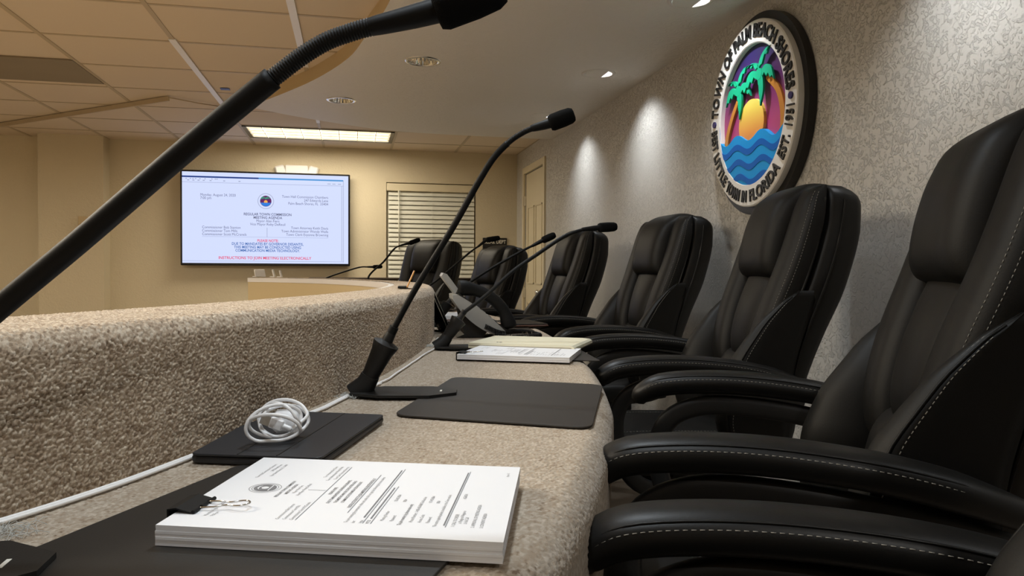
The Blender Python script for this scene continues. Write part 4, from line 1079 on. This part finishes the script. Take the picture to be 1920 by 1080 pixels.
# ------------------------------------------------------------------ things on the desk
def slab_px(name, pxs, z0, th, m_, label, cat, group=None, rad=0.02, parent=None):
    P = [onz(px, py, z0 + th)[:2] for px, py in pxs]; poly = []; n = len(P)
    for i in range(n):
        a, b_, c = P[i - 1], P[i], P[(i + 1) % n]; u = (a - b_) / np.linalg.norm(a - b_); v = (c - b_) / np.linalg.norm(c - b_)
        for tt in np.linspace(0, 1, 7): poly.append(tuple(b_ + rad * ((1 - tt) ** 2 * u + tt ** 2 * v)))
    mb = MB(); mb.prism(poly, z0, z0 + th); o = mb.build(name, m_, parent); 
    bv = o.modifiers.new('edge', 'BEVEL'); bv.width = th * 0.35; bv.segments = 2; bv.limit_method = 'ANGLE'
    if label: tag(o, label, cat, group)
    return o
slab_px('desk_mat', [(-40, 1068), (455, 868), (870, 1018), (790, 1105), (560, 1330)], ZD + 0.001, 0.003, M['mat_dk'], 'black desk mat under the large clipped paper stack', 'desk mat', 'vinyl desk mats')
slab_px('desk_mat', [(735, 777), (850, 706), (1131, 721), (1110, 802)], ZD + 0.001, 0.003, M['mat_'], 'bare dark brown desk mat beside the tall microphone', 'desk mat', 'vinyl desk mats', rad=0.03)
slab_px('desk_mat', [(862, 668), (905, 648), (1073, 647), (1126, 676)], ZD + 0.001, 0.003, M['mat_'], 'dark desk mat under the cream folder', 'desk mat', 'vinyl desk mats', rad=0.01)
slab_px('desk_mat', [(850, 621), (880, 608), (960, 600), (1003, 620)], ZD + 0.001, 0.003, M['mat_'], 'dark desk mat behind the desk phone', 'desk mat', 'vinyl desk mats', rad=0.01)

def page_text(mb, A, v, u, z, s=0.0042, lite=False):
    """A = page top-left, v = reading direction, u = down the page"""
    ex = np.array([v[0], v[1], 0]); dn = np.array([u[0], u[1], 0]); ey = -dn
    W, H = 0.2159, 0.279
    def T(tt, x, y, al='L', b=0, size=s, sx=0.85): text(mb, tt, size, np.array([A[0], A[1], z]) + ex * x + dn * y, ex, ey, align=al, b=b, sx=sx)
    def line(x0, x1, y, w=0.0005):
        c = np.array([A[0], A[1], z]) + ex * (x0 + x1) / 2 + dn * y; R = np.stack([ex, ey, [0, 0, 1]], 1); mb.box(c, (x1 - x0, w, 0.0001), R)
    T('Monday, August 24, 2020', 0.026, 0.030); T('7:00 pm', 0.026, 0.036)
    T('Town Hall Commission Chambers', 0.190, 0.026, 'R'); T('247 Edwards Lane', 0.190, 0.032, 'R'); T('Palm Beach Shores, FL  33404', 0.190, 0.038, 'R')
    T('REGULAR TOWN COMMISSION', 0.108, 0.068, 'C', 1); T('MEETING AGENDA', 0.108, 0.074, 'C', 1); T('Mayor Alan Fiers', 0.108, 0.080, 'C'); T('Vice Mayor Roby DeReuil', 0.108, 0.086, 'C')
    for k, n_ in enumerate(('Commissioner Bob Stanton', 'Commissioner Tom Mills', 'Commissioner Scott McCranels')): T(n_, 0.026, 0.092 + 0.006 * k)
    for k, n_ in enumerate(('Town Attorney Keith Davis', 'Town Administrator Wendy Wells', 'Town Clerk Evyonne Browning')): T(n_, 0.190, 0.092 + 0.006 * k, 'R')
    line(0.026, 0.190, 0.1065)
    c = np.array([A[0], A[1], z]) + ex * 0.108 + dn * 0.097; mb.box(c, (0.0004, 0.017, 0.0001), np.stack([ex, ey, [0, 0, 1]], 1))
    T('PLEASE NOTE:', 0.108, 0.114, 'C', 1)
    for k, n_ in enumerate(('DUE TO MANDATES BY GOVERNOR DESANTIS,', 'THIS MEETING MAY BE CONDUCTED USING', 'COMMUNICATION MEDIA TECHNOLOGY.')): T(n_, 0.108, 0.120 + 0.006 * k, 'C', 1, s * 0.95)
    T('INSTRUCTIONS TO JOIN MEETING ELECTRONICALLY', 0.108, 0.142, 'C', 1, s * 1.05); line(0.05, 0.166, 0.1435)
    T('To join meeting by computer video & audio'.replace('&', 'and') + ' click or type the following link to the address', 0.026, 0.150, 'L', 0, s); T('bar:', 0.026, 0.156)
    T('https', 0.026, 0.162); line(0.026, 0.190, 0.163); line(0.040, 0.185, 0.1605, 0.0012); T('MTID', 0.026, 0.168); line(0.038, 0.125, 0.1668, 0.0012); line(0.026, 0.13, 0.1695)
    T('Meeting Number:', 0.034, 0.178); T('132 435 8064', 0.085, 0.178); T('Password:', 0.034, 0.186); T('0824', 0.085, 0.186)
    T('To join meeting by phone (voice only):'.replace('(', '').replace(')', ''), 0.026, 0.194, 'L', 1, s); T('Phone Number:  1-408-418-9388 Toll-free line', 0.034, 0.202); T('Access Code:', 0.034, 0.209); T('132 435 8064', 0.085, 0.209); T('Password:', 0.034, 0.216); T('0824', 0.085, 0.216)
    T('The entire agenda packet is available on the Town website:', 0.026, 0.223); line(0.026, 0.190, 0.2305); line(0.030, 0.186, 0.2288, 0.0012)
    T('AGENDA', 0.108, 0.2375, 'C'); T('1. CALL TO ORDER', 0.028, 0.2375); T('a. Pledge of Allegiance', 0.036, 0.242); T('b. Roll Call', 0.036, 0.2465)
    T('2. APPROVAL OF MEETING AGENDA', 0.028, 0.2535); T('3. CONSENT AGENDA', 0.028, 0.2605); T('Page 1 of 2', 0.190, 0.270, 'R', 0, s * 0.8)

def paper_stack(A, u, v, z0, th, label, nslab, text_on=True, wave=0.0, mats=None, name='paper_stack', cat='papers'):
    """A top-left page corner; u down the page; v reading direction"""
    u = np.array(u, float); u /= np.linalg.norm(u); v = np.array(v, float); v /= np.linalg.norm(v)
    t = empty(name, (A[0], A[1], z0), label, cat)
    W, H = 0.2159, 0.279; zs = np.linspace(0, th, nslab + 1)
    lift = lambda a, b_: wave * (math.sin(a / H * PI * 1.5 + 0.5) * 0.5) * (1 - 0.0 * b_)
    mb = MB(); r_ = random.Random(3)
    for k in range(nslab):
        du, dv = r_.uniform(-0.0004, 0.0004), r_.uniform(-0.0004, 0.0004)
        na, nb = 18, 2; zz0, zz1 = zs[k], zs[k + 1] - 0.00003; V = []
        for zz in (zz0, zz1):
            for i in range(na):
                for j in range(nb):
                    a = H * i / (na - 1); b_ = W * j / (nb - 1); p_ = np.array(A) + u * (a + du) + v * (b_ + dv)
                    bend = wave * max(0.0, 1 - a / 0.15) ** 2
                    V.append((p_[0], p_[1], z0 + zz + (bend * (1 if zz0 > 0 or zz > 0 else 0.6))))
        n = na * nb; Fs = []
        for i in range(na - 1):
            a0 = i * 2; Fs.append((n + a0, n + a0 + 1, n + a0 + 3, n + a0 + 2)); Fs.append((a0, a0 + 2, a0 + 3, a0 + 1)); Fs.append((a0, n + a0, n + a0 + 2, a0 + 2)); Fs.append((a0 + 1, a0 + 3, n + a0 + 3, n + a0 + 1))
        e = (na - 1) * 2; Fs.append((0, 1, n + 1, n)); Fs.append((e, n + e, n + e + 1, e + 1))
        mb.add(V, Fs)
    mb.build('sheets', mats or M['paper'], t)
    return t, u, v
# large stack in the foreground
A1 = onz(291, 984, ZD + 0.021)[:2]; u1 = np.array([0.945, -0.327]); v1 = np.array([0.275, 0.961])
Z1 = ZD + 0.0045; TH1 = 0.0165
st, u1, v1 = paper_stack(A1, u1, v1, Z1, TH1, 'thick clipped stack of printed agenda pages on the near black desk mat', 7, wave=0.0)
mb = MB(); page_text(mb, A1, v1, u1, Z1 + TH1 + 0.00025); mb.build('printed_text', M['ink'], st)
c = np.array([*A1, Z1 + TH1 + 0.0002]) + np.array([*v1, 0]) * 0.108 + np.array([*u1, 0]) * 0.047; fr_ = (c, (v1[0], v1[1], 0), (-u1[0], -u1[1], 0), (0, 0, 1))
mb = MB(); n = 40; th_ = np.arange(n) * 2 * PI / n
for (ra, rb) in ((0.0150, 0.0145), (0.0125, 0.0120)):
    rings = [c + r * (np.cos(th_)[:, None] * fr_[1] + np.sin(th_)[:, None] * fr_[2]) for r in (ra, rb)]; mb.loft([np.array(q) for q in rings], cap=False)
mb.prism(circ((0, 0), 0.0105, 30), 0, 0.0001, fr_); sealp = mb.build('printed_seal', M['ink'], st)
mb = MB(); mb.prism(circ((0, 0.0), 0.0035, 16), 0.0001, 0.0002, fr_); mb.prism([(-0.008, -0.005), (0.008, -0.0045), (0.008, -0.0055), (-0.008, -0.006)], 0.0001, 0.0002, fr_)
mb.prism([(-0.006, 0.004), (-0.002, 0.007), (0.003, 0.007), (0.006, 0.0045), (0.002, 0.0055), (-0.002, 0.0055)], 0.0001, 0.0002, fr_); mb.build('seal_detail', M['paper'], sealp, world=False).location = -Vector(st['_o'])

def binder_clip(A, u, v, z0, zt, at, label, k=1.0, w=0.040):
    """clip biting the page-top edge at distance `at` along v"""
    ex = np.array([*v, 0]); du = np.array([*u, 0]); c = np.array([A[0], A[1], 0]) + ex * at; ez = np.array([0, 0, 1.0])
    t = empty('binder_clip', (c[0], c[1], z0), label, 'binder clip')
    zb, zu = z0 - 0.001, zt + 0.0012; d = 0.017 * k
    prof = [(d, zu - 0.000), (0.002, zu + 0.0035), (-0.006, zu + 0.002), (-0.006, zb - 0.000), (0.0, zb - 0.0012), (d, zb + 0.0001), (d, zb + 0.0009), (0.0, zb + 0.0002), (-0.0045, zb + 0.001), (-0.0045, zu + 0.001), (0.002, zu + 0.0022), (d, zu - 0.0009)]
    mb = MB(); mb.prism([(q[0], q[1]) for q in prof], -w / 2, w / 2, (c, du, ez, ex))
    for s_ in (-1, 0, 1): mb.tube([c + du * d + ez * (zu + 0.0004) + ex * (s_ * w * 0.36 - w * 0.13), c + du * d + ez * (zu + 0.0004) + ex * (s_ * w * 0.36 + w * 0.13)], 0.0017, 10)
    mb.build('jaw', M['metal_blk'], t)
    pts = [(d, -w * 0.22), (d + 0.012, -w * 0.20), (d + 0.022, -w * 0.10), (d + 0.030, -w * 0.17), (d + 0.037, -w * 0.16), (d + 0.041, 0.0), (d + 0.037, w * 0.16), (d + 0.030, w * 0.17), (d + 0.022, w * 0.10), (d + 0.012, w * 0.20), (d, w * 0.22)]
    P = catmull([c + du * a + ex * b_ + ez * (zu + 0.0008 + 0.003 * (a - d) / 0.04) for a, b_ in pts], 60)
    mb = MB(); mb.tube(P, 0.0009, 8); mb.build('handle', M['chrome'], t, True)
binder_clip(A1, u1, v1, Z1, Z1 + TH1, 0.048, 'black binder clip with silver wire handle on the near paper stack')

# second stack and cream folder
A2 = onz(857, 664, ZD + 0.017)[:2]; B2 = onz(1082, 682, ZD + 0.017)[:2]; u2 = np.array([0.91, -0.415]); v2 = np.array([-u2[1], u2[0]])
st2, u2, v2 = paper_stack(A2, u2, v2, ZD + 0.0045, 0.0125, 'clipped white stack of agenda pages lying beyond the bare brown desk mat', 5)
mb = MB(); page_text(mb, A2, v2, u2, ZD + 0.0173); mb.build('printed_text', M['ink'], st2)
binder_clip(A2, u2, v2, ZD + 0.002, ZD + 0.017, 0.03, 'black binder clip on the second paper stack')
A3 = onz(878, 656, ZD + 0.004)[:2]; B3 = onz(1079, 664, ZD + 0.004)[:2]; u3 = (B3 - A3) / np.linalg.norm(B3 - A3); v3 = np.array([-u3[1], u3[0]])
t = empty('file_folder', (A3[0], A3[1], ZD + 0.004), 'cream manila folder lying closed in front of the desk phone', 'folder')
L3 = 0.30
fr3 = (np.array([*A3, 0.005]), (*u3, 0), (0, 0, 1), (*v3, 0))
mb = MB()
prof = [(0, ZD + 0.0045), (L3 * 0.99, ZD + 0.0045), (L3, ZD + 0.008), (L3 * 0.995, ZD + 0.015), (L3 * 0.97, ZD + 0.0195), (L3 * 0.90, ZD + 0.021), (0.0, ZD + 0.0195)]
mb.prism(prof[::-1], 0.0, 0.235, fr3); mb.build('cover', M['manila'], t)
mb = MB(); mb.prism([(0.001, ZD + 0.0115), (L3 * 0.97, ZD + 0.0135), (L3 * 0.97, ZD + 0.0143), (0.001, ZD + 0.0123)], -0.0006, 0.0, fr3); mb.build('flap_edge', M['wood'], t)
mb = MB(); mb.prism([(0.075, 0.02), (0.079, 0.02), (0.079, 0.028), (0.075, 0.028)], ZD + 0.0208, ZD + 0.0213, (np.array([*A3, 0.005]), (*u3, 0), (*v3, 0), (0, 0, 1))); mb.prism([(0.083, 0.02), (0.089, 0.02), (0.089, 0.028), (0.083, 0.028)], ZD + 0.0208, ZD + 0.0213, (np.array([*A3, 0.005]), (*u3, 0), (*v3, 0), (0, 0, 1)))
mb.build('tab_mark', M['ink'], t)

# tablet in folio case with coiled charger
ZTb = ZD + 0.001; TP = [(354, 854), (505, 771), (722, 779), (602, 864)]
t = empty('tablet', tuple(onz(520, 815, ZD)), 'black folio-cased tablet lying closed by the riser with a charger on it', 'tablet')
slab_px('case_back', TP, ZTb, 0.009, M['folio'], None, None, rad=0.012, parent=None).parent = t
o = [q for q in bpy.data.objects if q.name.startswith('case_back')][0]; o.location = -Vector(t['_o'])
o = slab_px('folio_cover', [(356, 850), (506, 769), (721, 777), (602, 858)], ZTb + 0.0095, 0.0028, M['folio'], None, None, rad=0.010); o.parent = t; o.location = -Vector(t['_o'])
q4 = [onz(px, py, ZTb + 0.0125)[:2] for px, py in [(356, 850), (506, 769), (721, 777), (602, 858)]]
mb = MB()
for f_ in (0.36, 0.66):
    a = q4[0] + (q4[3] - q4[0]) * f_; b_ = q4[1] + (q4[2] - q4[1]) * f_; mb.tube([(*(a + (b_ - a) * 0.01), ZTb + 0.0118), (*(a + (b_ - a) * 0.99), ZTb + 0.0118)], 0.0014, 6)
mb.build('fold_crease', M['mat_dk'], t)

def charger():
    c0 = onz(528, 822, ZTb + 0.0125); z = ZTb + 0.0128
    right = np.array([*(RWC.T @ np.array([1, 0, 0]))[:2], 0]); right /= np.linalg.norm(right); fwd = np.array([-right[1], right[0], 0]); up = np.array([0, 0, 1.0])
    t = empty('charger', (c0[0], c0[1], z), 'white phone charger with its cable wound round it, lying on the tablet', 'charger')
    R = np.stack([right, fwd, up], 1)
    mb = MB(); mb.box(c0 + up * 0.020 + right * 0.004 + fwd * 0.010, (0.036, 0.030, 0.026), R @ np.array(Matrix.Rotation(0.25, 3, 'Z')), bev=0.006); mb.build('plug_adapter', M['white_pl'], t, True, auto=50)
    R2 = R @ np.array(Matrix.Rotation(0.35, 3, 'Y'))
    pc = c0 + up * 0.022 + right * (-0.001) - fwd * 0.018
    mb = MB(); mb.box(pc, (0.017, 0.006, 0.014), R2, bev=0.0015); mb.build('usb_housing', M['white_pl'], t)
    mb = MB(); mb.box(pc - R2[:, 0] * 0.0135, (0.012, 0.0045, 0.012), R2); mb.build('usb_plug', M['usb'], t)
    mb = MB(); k = [pc + R2[:, 0] * (0.009 + 0.0012 * i) for i in range(10)]
    mb.tube(k, [0.0036 if i % 2 else 0.0028 for i in range(10)], 10); mb.build('strain_relief', M['white_pl'], t, True)
    # wound cable: tilted loops around the bundle
    pts = []; N_ = 4.6; r_ = random.Random(5); start = pc + R2[:, 0] * 0.020
    pts.append(start); 
    ph0 = 0.0; tilt = [0.15, -0.25, 0.35, -0.1, 0.28, -0.32, 0.1]
    nn = int(N_ * 14)
    for i in range(nn):
        a = i / 14 * 2 * PI + ph0; li = min(int(i / 14), 6); f_ = (i / 14) % 1; tl = tilt[li] * (1 - f_) + tilt[min(li + 1, 6)] * f_
        rx = 0.0285 + 0.0040 * math.sin(a * 0.37 + 1); rz = 0.0195 + 0.004 * math.sin(a * 0.53)
        x = rx * math.cos(a); zz = rz * math.sin(a); y = -0.014 + 0.024 * math.sin(a * 0.23 + 0.4) + 0.012 * math.sin(a + li)
        x2 = math.cos(tl) * x - math.sin(tl) * zz; z2 = math.sin(tl) * x + math.cos(tl) * zz
        z2 = max(z2 + 0.0235, 0.0028 + 0.0008 * (li % 3))
        pts.append(c0 + right * (x2 + 0.001) + fwd * y + up * z2)
    mb = MB(); mb.tube(catmull(pts, nn * 5), 0.0022, 8); mb.build('cable', M['white_pl'], t, True)
charger()

# cable along the foot of the riser
def riser_cable():
    s0, s1 = 0.7, s_of_y(2.45); ss = np.linspace(s0, s1, 200); P, T, N = Rat(ss)
    off = 0.010 + 0.004 * np.sin(ss * 9) ** 2; y = P[:, 1]
    off = off + np.interp(y, [1.08, 1.25, 1.40, 1.55, 1.8, 2.1, 2.3], [0, 0.012, 0.006, 0.020, 0.006, 0.018, 0.002]) * (y > 1.05)
    Q = P + N * off[:, None]; path = np.c_[Q, np.full(len(Q), ZD + 0.0035)]
    t = empty('white_cord', (path[60][0], path[60][1], ZD), 'white flat cord running along the foot of the carpeted riser', 'cord')
    mb = MB(); mb.tube(path, 0.0022, 8); mb.build('strand', M['white_cab'], t, True)
    k = int(len(path) * 0.62); Q2 = P[:k] + N[:k] * (off[:k, None] + 0.0045); mb = MB(); mb.tube(np.c_[Q2, np.full(k, ZD + 0.003)], 0.0020, 8); mb.build('strand', M['white_cab'], t, True)
riser_cable()
# frayed carpet threads at the microphone feet
def fray(px, py, n, label, sp=0.02):
    c = onz(px, py, ZD); mb = MB(); r_ = random.Random(px)
    for i in range(n):
        a = r_.uniform(0, 2 * PI); l = r_.uniform(0.008, sp); b_ = c + np.array([r_.gauss(0, 0.009), r_.gauss(0, 0.009), 0.0005]); d_ = np.array([math.cos(a), math.sin(a), 0])
        s_ = np.array([-d_[1], d_[0], 0]) * r_.uniform(-0.006, 0.006)
        mb.tube(catmull([b_, b_ + d_ * l * 0.5 + s_ + [0, 0, r_.uniform(0.002, 0.007)], b_ + d_ * l + [0, 0, r_.uniform(0, 0.004)]], 6), 0.00028, 4)
    tag(mb.build('frayed_threads', M['fray']), label, 'threads', kind='stuff')
fray(655, 745, 110, 'frayed pale carpet threads at the foot of the tall microphone')
fray(808, 650, 70, 'frayed pale carpet threads near the foot of the microphone by the phone')
fray(8, 1003, 60, 'frayed carpet threads beside the white cord at lower left')

# desk phone
def phone():
    b = onz(948, 634, ZD)[:2]; n = np.array([0.985, -0.06]); n /= np.linalg.norm(n); s_ = np.array([-n[1], n[0]])
    ex = np.array([*n, 0]); ey = np.array([*s_, 0]); ez = np.array([0, 0, 1.0]); o = np.array([*b, ZD])
    t = empty('desk_phone', (b[0], b[1], ZD), 'black and grey office desk phone tilted up, seen from its side', 'telephone')
    # profile in (x toward chair, z): plate tilted ~38 deg, low end at origin
    a = math.radians(37.5); ux, uz = -math.cos(a), math.sin(a); L = 0.225
    def P(l, h): return (ux * l - uz * -1 * h * 1.0 * 1.0 if False else ux * l + math.sin(a) * h, uz * l + math.cos(a) * h)
    side = [P(0.0, 0.004)] + [P(L * k, 0.0 - 0.018 * math.sin(PI * k) ** 0.8 * 1.45) for k in np.linspace(0.04, 0.96, 10)] + [P(L, 0.006)] + [P(L * k, 0.016 + 0.009 * math.sin(PI * k)) for k in np.linspace(0.95, 0.05, 10)]
    fr = (o, ex, ez, ey)
    MB().prism(side, 0.0, 0.185, fr).build('body', M['grey_pl'], t)
    top = [P(L * k, 0.0235 + 0.0005) for k in (0.06, 0.94)] + [P(L * k, 0.0165) for k in (0.94, 0.06)]
    MB().prism(top, 0.004, 0.181, fr).build('face_plate', M['plastic'], t)
    mb = MB()
    for i in range(4):
        for j in range(3):
            c = P(L * (0.22 + 0.11 * i), 0.0262); w = 0.10 + 0.022 * j
            q = o + ex * c[0] + ez * c[1] + ey * w
            R = np.stack([ex * ux + ez * uz, ey, ex * math.sin(a) + ez * math.cos(a)], 1); mb.box(q, (0.013, 0.017, 0.005), R, bev=0.001)
    mb.build('keypad', M['grey_pl'], t)
    # stand
    st_ = [P(0.06, -0.006), P(0.19, -0.006), (ux * 0.17, 0.012), (ux * 0.20, 0.002), (ux * 0.09, 0.002)]
    MB().prism(st_, 0.02, 0.165, fr).build('stand', M['plastic'], t)
    # display
    d_ = [P(0.218, 0.014), P(0.222, 0.034), (P(0.28, 0.050)), P(0.292, 0.046), P(0.29, 0.034)]
    MB().prism(d_, 0.03, 0.17, fr).build('display', M['grey_pl'], t)
    # handset: arched bar with two ends
    def H(l, h, w=0.028): c = P(l, h); return o + ex * c[0] + ez * c[1] + ey * w
    path = catmull([H(0.005, 0.034), H(0.022, 0.048), H(0.06, 0.070), H(0.11, 0.078), H(0.16, 0.070), H(0.205, 0.050), H(0.222, 0.034)], 36)
    r_ = np.interp(np.linspace(0, 1, 36), [0, 0.06, 0.18, 0.3, 0.7, 0.82, 0.94, 1], [0.014, 0.026, 0.025, 0.020, 0.020, 0.025, 0.028, 0.014])
    mb = MB(); mb.tube(path, r_, 14, up=tuple(ey), flat=1.1, power=2.6)
    hs = mb.build('handset', M['metal_blk'], t, True)
    # coiled cord lying on the desk
    cl = catmull([H(0.0, 0.028), o + ex * 0.004 + ey * 0.028 + ez * 0.016, o - ex * 0.030 - ey * 0.016 + ez * 0.012, o - ex * 0.005 - ey * 0.035 + ez * 0.009, o + ex * 0.06 - ey * 0.045 + ez * 0.009, o + ex * 0.105 - ey * 0.03 + ez * 0.010,
                  o + ex * 0.11 + ey * 0.02 + ez * 0.010, o + ex * 0.07 + ey * 0.035 + ez * 0.018, o + ex * 0.02 + ey * 0.015 + ez * 0.020, o - ex * 0.02 + ey * 0.0 + ez * 0.018, o - ex * 0.07 + ey * 0.0 + ez * 0.040], 400)
    s = np.r_[0, np.cumsum(np.linalg.norm(np.diff(cl, axis=0), axis=1))]; m_ = 1500; q = np.linspace(0, s[-1], m_); C_ = np.stack([np.interp(q, s, cl[:, i]) for i in range(3)], 1)
    T_ = np.gradient(C_, axis=0); T_ /= np.linalg.norm(T_, axis=1)[:, None]; n1 = np.cross(T_, [0, 0, 1.0]); n1 /= np.linalg.norm(n1, axis=1)[:, None] + 1e-9; n2 = np.cross(T_, n1); ph = q / 0.0042 * 2 * PI
    mb = MB(); mb.tube(C_ + 0.0070 * (np.cos(ph)[:, None] * n1 + np.sin(ph)[:, None] * n2), 0.0016, 5); mb.build('coiled_cord', M['metal_blk'], t, True)
phone()

# things beyond the phone
def at(px, py, z=ZD): return onz(px, py, z)
c = at(885, 620); d_ = np.array([0.97, 0.1, 0]); e_ = np.array([-0.1, 0.97, 0])
RB = np.stack([d_, e_, [0, 0, 1]], 1)
t = empty('wooden_box', (c[0] - 0.05, c[1] + 0.04, ZD), 'low dark reddish wooden box behind the desk phone', 'box')
MB().box((c[0] - 0.05, c[1] + 0.04, ZD + 0.0165), (0.14, 0.07, 0.030), RB, bev=0.003).build('body', M['wood'], t)
MB().box((c[0] - 0.05, c[1] + 0.04, ZD + 0.0345), (0.145, 0.075, 0.006), RB, bev=0.002).build('lid', M['wood'], t)
c = at(975, 612)
t = empty('clipboard', (c[0], c[1], ZD), 'dark brown leather portfolio lying behind the phone near the chairs', 'portfolio')
MB().box((c[0], c[1], ZD + 0.010), (0.16, 0.24, 0.008), RB, bev=0.003).build('back_cover', M['wood'], t)
MB().box((c[0], c[1], ZD + 0.0165), (0.155, 0.235, 0.004), RB, bev=0.0015).build('front_cover', M['plastic'], t)
# leaning tablet with metal edge
c = at(846, 626)
t = empty('tablet_stand', (c[0], c[1], ZD), 'thin silver-edged tablet leaning against the riser beyond the second microphone', 'tablet')
top = onplane(812, 548, c, (1, 0.1)); ax_ = top - c; Lx = np.linalg.norm(ax_); ax_ /= Lx; w_ = e_ / np.linalg.norm(e_); nn_ = np.cross(w_, ax_); Rq = np.stack([ax_, w_, nn_], 1)
MB().box(c + ax_ * Lx / 2 + w_ * 0.10, (Lx, 0.20, 0.007), Rq, bev=0.001).build('slab', M['metal_blk'], t)
mb = MB()
for k in (-0.0045, 0.0045): mb.box(c + ax_ * Lx / 2 + nn_ * k, (Lx, 0.003, 0.0022), Rq)
mb.build('metal_edge', M['chrome'], t)
MB().box(c + ax_ * Lx / 2 + nn_ * 0.0046 + w_ * 0.10, (Lx * 0.9, 0.18, 0.0008), Rq).build('screen', M['glass_n'], t)
# white papers beyond
c = at(838, 602)
t = empty('paper_pile', (c[0], c[1], ZD), 'white papers lying on the desk behind the leaning tablet', 'papers')
mb = MB()
for k in range(4): mb.box((c[0], c[1] + 0.1, ZD + 0.004 + k * 0.0062), (0.22, 0.28, 0.0058), RB @ np.array(Matrix.Rotation(0.02 * k - 0.03, 3, 'Z')))
mb.build('sheets', M['paper'], t)

# name plates on the riser
def name_plate(p, ang, h, lean, m_, label, w=0.20, t_=0.006, mb_=None):
    p = np.array(p); d = np.array([math.cos(ang), math.sin(ang), 0]); nrm = np.array([-d[1], d[0], 0]); up = np.array([0, 0, 1.0]) * math.cos(lean) + nrm * math.sin(lean)
    t = empty('name_plate', tuple(p), label, 'name plate', 'name plates on the riser top'); R = np.stack([d, np.cross(up, d), up], 1)
    MB().box(p + up * (h / 2 + 0.002), (w, t_, h), R, bev=0.001).build('plate', m_, t)
    MB().box(p + up * 0.004 + nrm * 0.012, (w, 0.03, 0.005), np.stack([d, nrm, [0, 0, 1]], 1), bev=0.001).build('foot', mb_ or m_, t)
    return t
p = onz(762, 541, ZR); a = math.atan2(p[1], p[0])
name_plate((p[0] + 0.02 * 0, p[1], ZR + 0.001), a, 0.056, -0.42, M['brass'], 'brass-edged name plate seen edge-on at the riser corner', w=0.13, t_=0.004, mb_=M['metal_blk'])
for (px, lb, w, h) in ((489, 'white name plate standing on the far riser below the television, leftmost of three', 0.09, 0.05), (515, 'thin white card standing on the far riser, middle of three', 0.03, 0.05), (528, 'small white block on the far riser, rightmost of three', 0.03, 0.045)):
    # find the riser top at that bearing
    best = None
    for s in np.linspace(_Rs[-1] * 0.62, S_END - 0.02, 400):
        P, T, N = Rat(np.array([s])); q = P[0] - N[0] * 0.07; v = RWC @ (np.array([q[0], q[1], ZR]) - CAM); x = 960 + FPX * v[0] / -v[2]
        if best is None or abs(x - px) < best[0]: best = (abs(x - px), q, T[0])
    q = best[1]; name_plate((q[0], q[1], ZR + 0.001), math.radians(50 if w > 0.05 else 78), h, 0.25, M['white_pl'], lb, w=w)
del b1_
print('objects', len(bpy.data.objects), 'verts', sum(len(m.vertices) for m in bpy.data.meshes))
